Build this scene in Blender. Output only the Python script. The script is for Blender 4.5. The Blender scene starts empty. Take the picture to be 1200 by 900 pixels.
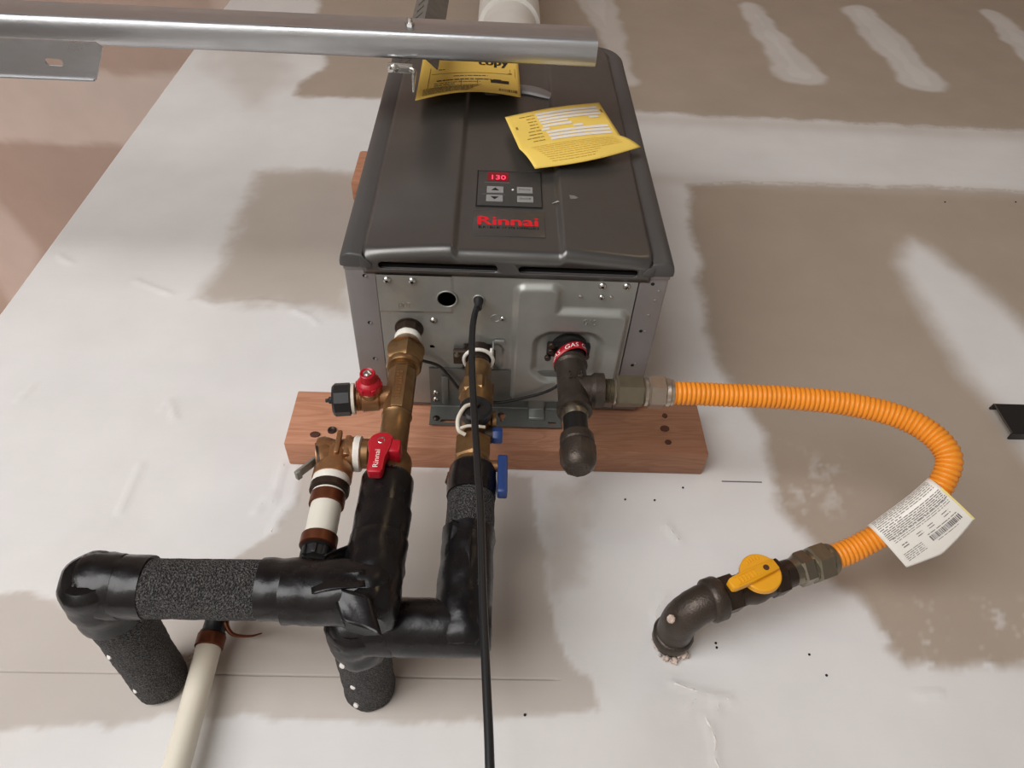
import bpy, bmesh, math, random
import numpy as np
from mathutils import Vector, Matrix, noise as mnoise

random.seed(7)
rng = np.random.default_rng(11)
SC = bpy.context.scene
COL = SC.collection
PI = math.pi

# ------------------------------------------------------------------ camera
cam_d = bpy.data.cameras.new('camera')
cam = bpy.data.objects.new('camera', cam_d)
COL.objects.link(cam)
cam_d.sensor_width = 36.0
cam_d.lens = 851.2 / 1200 * 36.0
cam_d.clip_start = 0.02
cam.matrix_world = Matrix((
    (0.99901579, -0.02871072, -0.0338105, -0.0186),
    (-0.04428969, -0.68734191, -0.72498243, -0.75),
    (-0.00242461, 0.72576635, -0.68793701, 1.374),
    (0, 0, 0, 1)))
SC.camera = cam

# ------------------------------------------------------------------ world, lights, exposure
SC.view_settings.view_transform = 'Standard'
SC.view_settings.look = 'None'
SC.view_settings.gamma = 1.0
SC.view_settings.use_curve_mapping = False
SC.view_settings.exposure = 0.0
wd = bpy.data.worlds.new('world')
SC.world = wd
wd.use_nodes = True
wd.node_tree.nodes['Background'].inputs[0].default_value = (0.80, 0.86, 1.0, 1)
wd.node_tree.nodes['Background'].inputs[1].default_value = 0.35

def area_light(name, loc, target, sx, sy, power, col):
    d = bpy.data.lights.new(name, 'AREA')
    d.shape = 'RECTANGLE'; d.size = sx; d.size_y = sy
    d.energy = power; d.color = col
    o = bpy.data.objects.new(name, d); COL.objects.link(o)
    o.location = loc
    v = Vector(target) - Vector(loc)
    o.rotation_euler = v.to_track_quat('-Z', 'Y').to_euler()
    return o
# daylight coming in low through the open garage door behind and to the left
area_light('daylight_door', (-1.6, -2.50, 0.95), (-0.1, 0, 1.75), 2.8, 1.75, 92, (1.0, 0.985, 0.978))
# weak warm light added to tint the upper right wall, source unseen
area_light('warm_fill', (1.6, -3.2, 3.7), (0.3, 0, 2.2), 0.6, 0.6, 5, (1.0, 0.76, 0.46))
# added fill light that brightens the ceiling beyond the wall's free end
area_light('left_ceiling_fill', (-3.2, 2.2, 2.2), (-1.6, 0.6, 3.9), 0.5, 0.5, 30, (1.0, 0.86, 0.79))

# ------------------------------------------------------------------ material helpers
def lin(c):
    return tuple((x/12.92 if x <= 0.04045 else ((x+0.055)/1.055)**2.4) for x in c)
def rgb(r, g, b):
    return lin((r/255, g/255, b/255)) + (1.0,)

def mat(name, col, rough=0.5, metal=0.0, var=0.0, vscale=30.0, bump=0.0, bscale=200.0,
        rvar=0.0, spec=None, stretch=None, col2=None, emit=None, coat=0.0):
    m = bpy.data.materials.new(name); m.use_nodes = True
    nt = m.node_tree; N = nt.nodes; L = nt.links
    b = N['Principled BSDF']
    b.inputs['Base Color'].default_value = col
    b.inputs['Roughness'].default_value = rough
    b.inputs['Metallic'].default_value = metal
    if spec is not None: b.inputs['Specular IOR Level'].default_value = spec
    if coat: b.inputs['Coat Weight'].default_value = coat; b.inputs['Coat Roughness'].default_value = 0.15
    if emit:
        b.inputs['Emission Color'].default_value = emit[0]
        b.inputs['Emission Strength'].default_value = emit[1]
    tc = N.new('ShaderNodeTexCoord'); mp = N.new('ShaderNodeMapping')
    L.new(tc.outputs['Object'], mp.inputs['Vector'])
    if stretch: mp.inputs['Scale'].default_value = stretch
    if var or col2 or rvar:
        nz = N.new('ShaderNodeTexNoise'); nz.inputs['Scale'].default_value = vscale
        nz.inputs['Detail'].default_value = 5.0
        L.new(mp.outputs[0], nz.inputs['Vector'])
        if var or col2:
            mx = N.new('ShaderNodeMix'); mx.data_type = 'RGBA'
            c2 = col2 if col2 else tuple(max(0, c*(1-var)) for c in col[:3]) + (1,)
            c1 = col if col2 else tuple(min(1, c*(1+var)) for c in col[:3]) + (1,)
            mx.inputs[6].default_value = c1; mx.inputs[7].default_value = c2
            cr = N.new('ShaderNodeMapRange')
            cr.inputs[1].default_value = 0.3; cr.inputs[2].default_value = 0.7
            L.new(nz.outputs['Fac'], cr.inputs[0]); L.new(cr.outputs[0], mx.inputs[0])
            L.new(mx.outputs[2], b.inputs['Base Color'])
        if rvar:
            mr = N.new('ShaderNodeMapRange')
            mr.inputs[1].default_value = 0.3; mr.inputs[2].default_value = 0.7
            mr.inputs[3].default_value = max(0.02, rough-rvar); mr.inputs[4].default_value = min(1, rough+rvar)
            L.new(nz.outputs['Fac'], mr.inputs[0]); L.new(mr.outputs[0], b.inputs['Roughness'])
    if bump:
        n2 = N.new('ShaderNodeTexNoise'); n2.inputs['Scale'].default_value = bscale; n2.inputs['Detail'].default_value = 4
        L.new(mp.outputs[0], n2.inputs['Vector'])
        bp = N.new('ShaderNodeBump'); bp.inputs['Strength'].default_value = bump; bp.inputs['Distance'].default_value = 0.002
        L.new(n2.outputs['Fac'], bp.inputs['Height']); L.new(bp.outputs[0], b.inputs['Normal'])
    return m

M = {}
M['cover'] = mat('dark_grey_paint', rgb(104, 103, 101), 0.34, 0.75, var=0.05, vscale=14, bump=0.03, bscale=900, rvar=0.05)
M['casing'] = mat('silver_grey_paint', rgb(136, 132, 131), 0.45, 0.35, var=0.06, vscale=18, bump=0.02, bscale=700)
M['plastic_trim'] = mat('dark_plastic', rgb(72, 71, 70), 0.42, 0.0, var=0.04, bump=0.03, bscale=1200)
M['galv'] = mat('galvanised_sheet', rgb(160, 161, 156), 0.42, 0.6, var=0.10, vscale=25, rvar=0.08, bump=0.02, bscale=300)
M['galv_dark'] = mat('bracket_steel', rgb(122, 124, 120), 0.42, 0.6, var=0.10, vscale=30, rvar=0.08)
M['screw'] = mat('bright_screw', rgb(205, 203, 198), 0.25, 1.0)
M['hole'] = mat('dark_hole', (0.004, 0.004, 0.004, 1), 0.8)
M['rail'] = mat('galvanised_track', rgb(188, 190, 192), 0.36, 0.9, var=0.12, vscale=30, rvar=0.10, bump=0.08, bscale=260, stretch=(0.4, 1, 1))
M['brass'] = mat('aged_brass', rgb(158, 124, 84), 0.40, 0.82, rvar=0.1, vscale=60, bump=0.06, bscale=350, col2=rgb(128, 98, 66))
M['brass_bright'] = mat('cast_bronze', rgb(182, 138, 98), 0.40, 0.82, rvar=0.1, vscale=50, bump=0.07, bscale=420, col2=rgb(150, 110, 76))
M['copper'] = mat('copper_ring', rgb(112, 66, 45), 0.42, 0.75, var=0.15, vscale=70)
M['dark_bronze'] = mat('dark_bronze', rgb(70, 58, 50), 0.4, 0.7, var=0.15, vscale=60)
M['ptfe'] = mat('white_thread_tape', rgb(226, 222, 212), 0.6, var=0.05, vscale=120, bump=0.12, bscale=500)
M['white_pipe'] = mat('white_plastic_pipe', rgb(222, 219, 206), 0.35, var=0.03, vscale=12)
M['cream_pipe'] = mat('cream_plastic_pipe', rgb(226, 219, 202), 0.38, var=0.04, vscale=14)
M['red'] = mat('red_plastic', rgb(178, 20, 38), 0.35, bump=0.02)
M['blue'] = mat('blue_plastic', rgb(34, 62, 118), 0.4)
M['black_plastic'] = mat('black_plastic', rgb(32, 32, 33), 0.42, bump=0.03)
M['cable'] = mat('black_cable', rgb(30, 30, 31), 0.38)
M['tape'] = mat('black_vinyl_tape', rgb(19, 17, 18), 0.30, var=0.2, vscale=35, bump=0.35, bscale=55, rvar=0.12, spec=0.42)
M['iron'] = mat('black_iron', rgb(72, 63, 56), 0.38, 0.55, var=0.18, vscale=70, bump=0.30, bscale=500, rvar=0.08)
M['iron_black'] = mat('black_nipple', rgb(34, 33, 33), 0.35, 0.4)
M['nickel'] = mat('dull_steel', rgb(140, 132, 116), 0.33, 0.9, var=0.12, vscale=50, rvar=0.08)
M['nickel_light'] = mat('bright_nickel', rgb(190, 178, 164), 0.28, 0.9, var=0.06, vscale=50)
M['olive'] = mat('olive_steel', rgb(132, 124, 106), 0.36, 0.8, var=0.1, vscale=60)
M['orange'] = mat('orange_coating', rgb(238, 148, 40), 0.42, var=0.05, vscale=40)
M['yellow_handle'] = mat('yellow_orange_paint', rgb(232, 164, 28), 0.38, bump=0.03)
M['ink'] = mat('black_ink', rgb(30, 26, 20), 0.7)
M['ink_grey'] = mat('grey_ink', rgb(112, 108, 108), 0.7)
M['ink_brown'] = mat('faint_ink', rgb(150, 118, 44), 0.7)
M['ink_faint'] = mat('pale_ink', rgb(196, 160, 68), 0.7)
M['white_print'] = mat('white_print', rgb(238, 234, 226), 0.55)
M['red_print'] = mat('red_print', rgb(214, 24, 38), 0.5)
M['black_print'] = mat('black_print', rgb(18, 17, 17), 0.5)
M['grey_button'] = mat('grey_button', rgb(142, 142, 140), 0.5)
M['panel_plastic'] = mat('panel_film', rgb(62, 61, 59), 0.40)
M['led'] = mat('red_led', (0.9, 0.02, 0.05, 1), 0.4, emit=((1.0, 0.03, 0.08, 1), 2.6))
M['led_glow'] = mat('display_window', (0.10, 0.004, 0.008, 1), 0.35, emit=((1.0, 0.0, 0.03, 1), 0.10))
M['lamp_white'] = mat('indicator', (0.9, 0.9, 0.9, 1), 0.3)
M['paper'] = mat('yellow_paper', rgb(242, 208, 100), 0.65, var=0.03, vscale=20)
M['paper_dark'] = mat('deep_yellow_paper', rgb(226, 188, 88), 0.65, var=0.04, vscale=20)
M['label_paper'] = mat('white_label', rgb(236, 231, 222), 0.45, var=0.02, vscale=30)
M['label_edge'] = mat('yellowed_edge', rgb(236, 218, 140), 0.5)
M['vent'] = mat('white_vent_pipe', rgb(226, 222, 214), 0.45, var=0.03)
M['concrete'] = mat('concrete_floor', rgb(196, 192, 186), 0.7, var=0.12, vscale=4, bump=0.1, bscale=60)
M['plain_wall'] = mat('plain_drywall', rgb(186, 184, 182), 0.85, var=0.05, vscale=3)
M['debris'] = mat('plaster_crumbs', rgb(222, 206, 194), 0.9, bump=0.4, bscale=600, col2=rgb(176, 150, 134), vscale=200)
M['compound'] = mat('joint_compound', rgb(224, 219, 214), 0.8)
M['grey_zip'] = mat('white_nylon', rgb(214, 206, 190), 0.45)
M['black_metal'] = mat('black_powdercoat', rgb(22, 22, 24), 0.36, bump=0.03)

def foam_material():
    m = bpy.data.materials.new('rough_black_foam'); m.use_nodes = True
    nt = m.node_tree; N = nt.nodes; L = nt.links; b = N['Principled BSDF']
    tc = N.new('ShaderNodeTexCoord')
    vo = N.new('ShaderNodeTexVoronoi'); vo.inputs['Scale'].default_value = 650
    nz = N.new('ShaderNodeTexNoise'); nz.inputs['Scale'].default_value = 620; nz.inputs['Detail'].default_value = 4
    L.new(tc.outputs['Object'], vo.inputs['Vector']); L.new(tc.outputs['Object'], nz.inputs['Vector'])
    cr = N.new('ShaderNodeValToRGB')
    cr.color_ramp.elements[0].position = 0.42; cr.color_ramp.elements[0].color = rgb(30, 29, 29)
    cr.color_ramp.elements[1].position = 0.68; cr.color_ramp.elements[1].color = rgb(98, 95, 94)
    L.new(nz.outputs['Fac'], cr.inputs[0]); L.new(cr.outputs[0], b.inputs['Base Color'])
    bp = N.new('ShaderNodeBump'); bp.inputs['Strength'].default_value = 0.9; bp.inputs['Distance'].default_value = 0.003
    L.new(vo.outputs['Distance'], bp.inputs['Height']); L.new(bp.outputs[0], b.inputs['Normal'])
    b.inputs['Roughness'].default_value = 0.75
    return m
M['foam'] = foam_material()

def wood_material(name, c1, c2, c3):
    m = bpy.data.materials.new(name); m.use_nodes = True
    nt = m.node_tree; N = nt.nodes; L = nt.links; b = N['Principled BSDF']
    tc = N.new('ShaderNodeTexCoord'); mp = N.new('ShaderNodeMapping')
    mp.inputs['Scale'].default_value = (3.0, 14, 22)
    L.new(tc.outputs['Object'], mp.inputs['Vector'])
    nz = N.new('ShaderNodeTexNoise'); nz.inputs['Scale'].default_value = 1.6; nz.inputs['Detail'].default_value = 3; nz.inputs['Distortion'].default_value = 1.2
    L.new(mp.outputs[0], nz.inputs['Vector'])
    wv = N.new('ShaderNodeMath'); wv.operation = 'MULTIPLY'; wv.inputs[1].default_value = 46
    L.new(nz.outputs['Fac'], wv.inputs[0])
    sn = N.new('ShaderNodeMath'); sn.operation = 'SINE'; L.new(wv.outputs[0], sn.inputs[0])
    fine = N.new('ShaderNodeTexNoise'); fine.inputs['Scale'].default_value = 9; fine.inputs['Detail'].default_value = 6
    mp2 = N.new('ShaderNodeMapping'); mp2.inputs['Scale'].default_value = (1.5, 60, 70)
    L.new(tc.outputs['Object'], mp2.inputs['Vector']); L.new(mp2.outputs[0], fine.inputs['Vector'])
    ad = N.new('ShaderNodeMath'); ad.operation = 'MULTIPLY_ADD'; ad.inputs[1].default_value = 0.09; ad.inputs[2].default_value = 0.3
    L.new(sn.outputs[0], ad.inputs[0])
    ad2 = N.new('ShaderNodeMath'); ad2.operation = 'MULTIPLY_ADD'; ad2.inputs[1].default_value = 0.5
    L.new(fine.outputs['Fac'], ad2.inputs[0]); L.new(ad.outputs[0], ad2.inputs[2])
    cr = N.new('ShaderNodeValToRGB')
    cr.color_ramp.elements[0].position = 0.25; cr.color_ramp.elements[0].color = c1
    cr.color_ramp.elements[1].position = 0.85; cr.color_ramp.elements[1].color = c3
    e = cr.color_ramp.elements.new(0.55); e.color = c2
    L.new(ad2.outputs[0], cr.inputs[0])
    # tone drifts darker and greyer towards the right end of the board
    big = N.new('ShaderNodeTexNoise'); big.inputs['Scale'].default_value = 4.5; big.inputs['Detail'].default_value = 2
    L.new(tc.outputs['Object'], big.inputs['Vector'])
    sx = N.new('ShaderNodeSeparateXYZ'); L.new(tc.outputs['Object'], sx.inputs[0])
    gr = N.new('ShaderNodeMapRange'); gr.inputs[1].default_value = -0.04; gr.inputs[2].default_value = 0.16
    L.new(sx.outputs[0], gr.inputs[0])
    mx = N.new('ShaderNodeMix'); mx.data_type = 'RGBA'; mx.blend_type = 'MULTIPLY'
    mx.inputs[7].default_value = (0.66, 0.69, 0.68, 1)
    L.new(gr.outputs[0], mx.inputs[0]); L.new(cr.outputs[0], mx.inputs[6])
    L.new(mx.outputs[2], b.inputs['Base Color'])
    b.inputs['Roughness'].default_value = 0.7
    bp = N.new('ShaderNodeBump'); bp.inputs['Strength'].default_value = 0.15; bp.inputs['Distance'].default_value = 0.001
    L.new(fine.outputs['Fac'], bp.inputs['Height']); L.new(bp.outputs[0], b.inputs['Normal'])
    return m
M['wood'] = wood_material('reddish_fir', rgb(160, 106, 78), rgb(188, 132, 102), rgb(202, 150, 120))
M['wood_dark'] = mat('wood_knot', rgb(78, 44, 30), 0.7)

def wall_material(name, bare, mud):
    m = bpy.data.materials.new(name); m.use_nodes = True
    nt = m.node_tree; N = nt.nodes; L = nt.links; b = N['Principled BSDF']
    at = N.new('ShaderNodeAttribute'); at.attribute_name = 'mud'
    tc = N.new('ShaderNodeTexCoord')
    nz = N.new('ShaderNodeTexNoise'); nz.inputs['Scale'].default_value = 7; nz.inputs['Detail'].default_value = 6
    L.new(tc.outputs['Object'], nz.inputs['Vector'])
    mx = N.new('ShaderNodeMix'); mx.data_type = 'RGBA'
    mx.inputs[6].default_value = bare; mx.inputs[7].default_value = mud
    L.new(at.outputs['Fac'], mx.inputs[0])
    v = N.new('ShaderNodeMapRange'); v.inputs[1].default_value = 0.3; v.inputs[2].default_value = 0.7
    v.inputs[3].default_value = 0.95; v.inputs[4].default_value = 1.04
    L.new(nz.outputs['Fac'], v.inputs[0])
    mu = N.new('ShaderNodeMix'); mu.data_type = 'RGBA'; mu.blend_type = 'MULTIPLY'; mu.inputs[0].default_value = 1
    L.new(mx.outputs[2], mu.inputs[6]); L.new(v.outputs[0], mu.inputs[7])
    L.new(mu.outputs[2], b.inputs['Base Color'])
    # trowel marks on the compound
    mp = N.new('ShaderNodeMapping'); mp.inputs['Scale'].default_value = (9, 30, 42)
    L.new(tc.outputs['Object'], mp.inputs['Vector'])
    tr = N.new('ShaderNodeTexNoise'); tr.inputs['Scale'].default_value = 1.0; tr.inputs['Detail'].default_value = 5
    L.new(mp.outputs[0], tr.inputs['Vector'])
    fn = N.new('ShaderNodeTexNoise'); fn.inputs['Scale'].default_value = 220; fn.inputs['Detail'].default_value = 3
    L.new(tc.outputs['Object'], fn.inputs['Vector'])
    h1 = N.new('ShaderNodeMath'); h1.operation = 'MULTIPLY'; L.new(tr.outputs['Fac'], h1.inputs[0]); L.new(at.outputs['Fac'], h1.inputs[1])
    h2 = N.new('ShaderNodeMath'); h2.operation = 'MULTIPLY_ADD'; h2.inputs[1].default_value = 0.14
    L.new(fn.outputs['Fac'], h2.inputs[0]); L.new(h1.outputs[0], h2.inputs[2])
    h3 = N.new('ShaderNodeMath'); h3.operation = 'MULTIPLY_ADD'; h3.inputs[1].default_value = 0.5
    L.new(at.outputs['Fac'], h3.inputs[0]); L.new(h2.outputs[0], h3.inputs[2])
    bp = N.new('ShaderNodeBump'); bp.inputs['Strength'].default_value = 0.30; bp.inputs['Distance'].default_value = 0.0016
    L.new(h3.outputs[0], bp.inputs['Height']); L.new(bp.outputs[0], b.inputs['Normal'])
    b.inputs['Roughness'].default_value = 0.8
    b.inputs['Specular IOR Level'].default_value = 0.3
    return m
M['wall'] = wall_material('drywall_with_compound', rgb(172, 158, 143), rgb(223, 221, 219))
M['ceiling'] = wall_material('ceiling_drywall', rgb(184, 160, 146), rgb(218, 200, 190))

# ------------------------------------------------------------------ object helpers
WORLD = {}                                     # world origin of every object made here

def put(o, parent, c):
    if parent is not None:
        o.parent = parent
        o.location = Vector(c) - WORLD[parent.name]
    else:
        o.location = Vector(c)
    WORLD[o.name] = Vector(c)

def tag(o, label=None, cat=None, group=None, kind=None):
    if label: o['label'] = label
    if cat: o['category'] = cat
    if group: o['group'] = group
    if kind: o['kind'] = kind
    return o

def thing(name, label, cat, loc, group=None):
    o = bpy.data.objects.new(name, None); COL.objects.link(o)
    o.empty_display_size = 0.02
    put(o, None, loc)
    return tag(o, label, cat, group)

def frame(d):
    d = Vector(d).normalized()
    a = Vector((0, 0, 1)) if abs(d.z) < 0.9 else Vector((0, -1, 0))
    u = a.cross(d).normalized(); v = d.cross(u).normalized()
    return u, v, d

_tx = {}
def text_shape(s):
    """2D fill of a string: verts normalised so that height of the box is kept in em units, and faces."""
    if s in _tx: return _tx[s]
    cu = bpy.data.curves.new('lettering', 'FONT'); cu.body = s; cu.size = 1.0; cu.resolution_u = 2
    o = bpy.data.objects.new('lettering', cu); COL.objects.link(o)
    dg = bpy.context.evaluated_depsgraph_get()
    me = bpy.data.meshes.new_from_object(o.evaluated_get(dg))
    vs = [(v.co.x, v.co.y) for v in me.vertices]; fs = [tuple(p.vertices) for p in me.polygons]
    bpy.data.objects.remove(o); bpy.data.curves.remove(cu); bpy.data.meshes.remove(me)
    xs = [v[0] for v in vs]; ys = [v[1] for v in vs]
    x0, x1, y0, y1 = min(xs), max(xs), min(ys), max(ys)
    vs = [((x-x0)/(x1-x0), (y-y0)/(y1-y0)) for x, y in vs]
    _tx[s] = (vs, fs)
    return _tx[s]

class MB:
    def __init__(self): self.bm = bmesh.new(); self.mi = 0
    def _faces(self, vs, fs):
        bv = [self.bm.verts.new(v) for v in vs]
        for f in fs:
            try:
                nf = self.bm.faces.new([bv[i] for i in f]); nf.material_index = self.mi
            except ValueError: pass
        return bv
    def merge(self, t):
        me = bpy.data.meshes.new('t'); t.to_mesh(me); t.free()
        n = len(self.bm.faces)
        self.bm.from_mesh(me); bpy.data.meshes.remove(me)
        self.bm.faces.ensure_lookup_table()
        for f in self.bm.faces[n:]: f.material_index = self.mi
    def box(self, x0, x1, y0, y1, z0, z1, bevel=0.0, seg=2, mtx=None):
        t = bmesh.new(); bmesh.ops.create_cube(t, size=1.0)
        for v in t.verts:
            v.co = Vector(((x0+x1)/2 + v.co.x*(x1-x0), (y0+y1)/2 + v.co.y*(y1-y0), (z0+z1)/2 + v.co.z*(z1-z0)))
        if bevel: bmesh.ops.bevel(t, geom=t.edges[:], offset=bevel, segments=seg, profile=0.5, affect='EDGES', clamp_overlap=True)
        if mtx is not None: t.transform(mtx)
        self.merge(t); return self
    def obox(self, c, u, v, w, su, sv, sw, bevel=0.0):
        """box about centre c with axes u, v, w"""
        u, v, w = Vector(u).normalized(), Vector(v).normalized(), Vector(w).normalized()
        mtx = Matrix((( u.x, v.x, w.x, c[0]), (u.y, v.y, w.y, c[1]), (u.z, v.z, w.z, c[2]), (0, 0, 0, 1)))
        return self.box(-su/2, su/2, -sv/2, sv/2, -sw/2, sw/2, bevel, mtx=mtx)
    def lathe(self, p, d, prof, n=24, phase=0.0, caps=True, sq=1.0):
        u, v, w = frame(d); p = Vector(p)
        vs = []; fs = []
        for t, r in prof:
            for k in range(n):
                a = 2*PI*k/n + phase
                vs.append(p + w*t + u*(r*math.cos(a)) + v*(r*math.sin(a)*sq))
        m = len(prof)
        for i in range(m-1):
            for k in range(n):
                k2 = (k+1) % n
                fs.append((i*n+k, i*n+k2, (i+1)*n+k2, (i+1)*n+k))
        if caps:
            fs.append(tuple(range(n-1, -1, -1))); fs.append(tuple((m-1)*n+k for k in range(n)))
        self._faces(vs, fs); return self
    def hexnut(self, p, d, t0, t1, r, n=6, ch=0.002, phase=0.0):
        return self.lathe(p, d, [(t0, r*0.88), (t0+ch, r), (t1-ch, r), (t1, r*0.88)], n, phase)
    def tube(self, pts, r, n=16, caps=True):
        pts = [Vector(q) for q in pts]; m = len(pts)
        rr = r if isinstance(r, (list, tuple)) else [r]*m
        T = []
        for i in range(m):
            a = pts[max(0, i-1)]; b = pts[min(m-1, i+1)]; T.append((b-a).normalized())
        u, v, _ = frame(T[0]); vs = []; fs = []
        for i in range(m):
            if i:
                q = T[i-1].rotation_difference(T[i]); u = q @ u
            u = (u - T[i]*u.dot(T[i])).normalized(); v = T[i].cross(u)
            for k in range(n):
                a = 2*PI*k/n
                vs.append(pts[i] + u*(rr[i]*math.cos(a)) + v*(rr[i]*math.sin(a)))
        for i in range(m-1):
            for k in range(n):
                k2 = (k+1) % n
                fs.append((i*n+k, i*n+k2, (i+1)*n+k2, (i+1)*n+k))
        if caps:
            fs.append(tuple(range(n-1, -1, -1))); fs.append(tuple((m-1)*n+k for k in range(n)))
        self._faces(vs, fs); return self
    def prism(self, poly, o, u, v, w, t0, t1, inset=0.0):
        """polygon (a,b)-> o+u*a+v*b, from w*t0 to w*t1"""
        o, u, v, w = Vector(o), Vector(u), Vector(v), Vector(w); n = len(poly)
        vs = [o+u*a+v*b+w*t0 for a, b in poly] + [o+u*a+v*b+w*t1 for a, b in poly]
        fs = [tuple(range(n-1, -1, -1)), tuple(range(n, 2*n))] + [(i, (i+1) % n, n+(i+1) % n, n+i) for i in range(n)]
        t = bmesh.new(); bv = [t.verts.new(q) for q in vs]
        for f in fs: t.faces.new([bv[i] for i in f])
        bmesh.ops.recalc_face_normals(t, faces=t.faces[:])
        if inset: bmesh.ops.bevel(t, geom=t.edges[:], offset=inset, segments=2, profile=0.5, affect='EDGES', clamp_overlap=True)
        self.merge(t); return self
    def grid(self, S, nu, nv, flip=False):
        vs = []; fs = []
        for j in range(nv+1):
            for i in range(nu+1): vs.append(S(i/nu, j/nv))
        w = nu+1
        for j in range(nv):
            for i in range(nu):
                f = (j*w+i, j*w+i+1, (j+1)*w+i+1, (j+1)*w+i)
                fs.append(f[::-1] if flip else f)
        self._faces(vs, fs); return self
    def text(self, s, c, u, v, w, h, n=None, off=0.0):
        """flat lettering centred on c in a w x h box along axes u, v; off lifts it along n"""
        vs, fs = text_shape(s); c, u, v = Vector(c), Vector(u).normalized(), Vector(v).normalized()
        if n is not None: c = c + Vector(n)*off
        self._faces([c+u*((a-.5)*w)+v*((b-.5)*h) for a, b in vs], fs); return self
    def quad(self, a, b, c, d): self._faces([a, b, c, d], [(0, 1, 2, 3)]); return self
    def crumple(self, amp, scale, seed=0.0, pw=1.0):
        self.bm.normal_update()
        for vtx in self.bm.verts:
            q = vtx.co*scale + Vector((seed, seed*1.7, -seed))
            k = mnoise.noise(q) + 0.5*mnoise.noise(q*2.3)
            vtx.co += vtx.normal*(amp*k)
        return self
    def build(self, name, m, parent=None, smooth=35, recalc=True, solid=0.0, label=None):
        bm = self.bm
        if recalc: bmesh.ops.recalc_face_normals(bm, faces=bm.faces[:])
        if not bm.verts: return None
        lo = Vector((min(v.co[i] for v in bm.verts) for i in range(3)))
        hi = Vector((max(v.co[i] for v in bm.verts) for i in range(3)))
        c = (lo+hi)/2
        for v in bm.verts: v.co -= c
        me = bpy.data.meshes.new(name); bm.to_mesh(me); bm.free()
        for x in (m if isinstance(m, (list, tuple)) else [m]): me.materials.append(x)
        if smooth:
            for p in me.polygons: p.use_smooth = True
            me.set_sharp_from_angle(angle=math.radians(smooth))
        o = bpy.data.objects.new(name, me); COL.objects.link(o)
        put(o, parent, c)
        if solid:
            md = o.modifiers.new('thickness', 'SOLIDIFY'); md.thickness = solid; md.offset = 0
        if label: o['label'] = label
        return o

def build_each(mb, name, m, parent, smooth=35, **kw):
    """every loose piece of mb as an object of its own"""
    bm = mb.bm; bm.verts.ensure_lookup_table(); seen = set(); out = []
    for v0 in bm.verts:
        if v0 in seen: continue
        isl = [v0]; seen.add(v0)
        for v in isl:
            for e in v.link_edges:
                w_ = e.other_vert(v)
                if w_ not in seen: seen.add(w_); isl.append(w_)
        idx = {v: i for i, v in enumerate(isl)}; fs = []; mi = []
        for f in {f for v in isl for f in v.link_faces}: fs.append([idx[v] for v in f.verts]); mi.append(f.material_index)
        q = MB(); bv = [q.bm.verts.new(v.co) for v in isl]
        for f, k in zip(fs, mi): q.bm.faces.new([bv[i] for i in f]).material_index = k
        out.append(q.build(name, m, parent, smooth, **kw))
    bm.free(); return out

def bake(o):
    """apply the modifiers of o"""
    dg = bpy.context.evaluated_depsgraph_get(); dg.update()
    me = bpy.data.meshes.new_from_object(o.evaluated_get(dg))
    old = o.data; o.modifiers.clear(); o.data = me
    if old.users == 0: bpy.data.meshes.remove(old)

def cut(o, cutter_mb):
    """subtract the shapes in cutter_mb (world coordinates) from o"""
    c = cutter_mb.build('cutter', M['hole'], None, smooth=0)
    md = o.modifiers.new('cut', 'BOOLEAN'); md.operation = 'DIFFERENCE'; md.object = c; md.solver = 'EXACT'
    bpy.context.view_layer.update()
    bake(o)
    me = c.data; bpy.data.objects.remove(c); bpy.data.meshes.remove(me)

def catmull(P, k=12):
    P = [Vector(p) for p in P]; Q = [P[0]*2-P[1]] + P + [P[-1]*2-P[-2]]; out = []
    for i in range(1, len(Q)-2):
        a, b, c, d = Q[i-1:i+3]
        for j in range(k):
            t = j/k
            out.append(0.5*((2*b)+(c-a)*t+(2*a-5*b+4*c-d)*t*t+(3*b-a-3*c+d)*t**3))
    out.append(P[-1]); return out

def resample(P, step):
    out = [P[0].copy()]; acc = 0.0
    for a, b in zip(P, P[1:]):
        L = (b-a).length; s = step-acc
        while s <= L:
            out.append(a+(b-a)*(s/L)); s += step
        acc = (acc+L) % step
    return out

def copy_part(src, parent, c, rot=None):
    o = src.copy(); COL.objects.link(o); put(o, parent, c)
    if rot is not None: o.rotation_euler = rot
    return o

# ------------------------------------------------------------------ numpy noise and masks for the plaster
def vnoise(x, y, s, seed):
    r = np.random.default_rng(seed); G = r.random((128, 128))
    X = x*s + 37.3; Y = y*s + 11.7
    i = np.floor(X).astype(int); j = np.floor(Y).astype(int); fx = X-i; fy = Y-j
    fx = fx*fx*(3-2*fx); fy = fy*fy*(3-2*fy)
    g = lambda a, b: G[a % 128, b % 128]
    return (g(i, j)*(1-fx)+g(i+1, j)*fx)*(1-fy) + (g(i, j+1)*(1-fx)+g(i+1, j+1)*fx)*fy
def fbm(x, y, s, seed):
    return (vnoise(x, y, s, seed)*.5 + vnoise(x, y, s*2.1, seed+1)*.28 + vnoise(x, y, s*4.3, seed+2)*.22) - .5
def sdf(x, z, poly):
    """signed distance, negative inside"""
    d = np.full(x.shape, 1e9); inside = np.zeros(x.shape, bool); n = len(poly)
    for k in range(n):
        (ax, az), (bx, bz) = poly[k], poly[(k+1) % n]
        ex, ez = bx-ax, bz-az; t = np.clip(((x-ax)*ex+(z-az)*ez)/(ex*ex+ez*ez+1e-12), 0, 1)
        d = np.minimum(d, np.hypot(x-ax-ex*t, z-az-ez*t))
        c = ((az > z) != (bz > z)) & (x < (bx-ax)*(z-az)/((bz-az) if bz != az else 1e-12)+ax)
        inside ^= c
    return np.where(inside, -d, d)
def sstep(a, b, v):
    t = np.clip((v-a)/(b-a), 0, 1); return t*t*(3-2*t)
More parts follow.
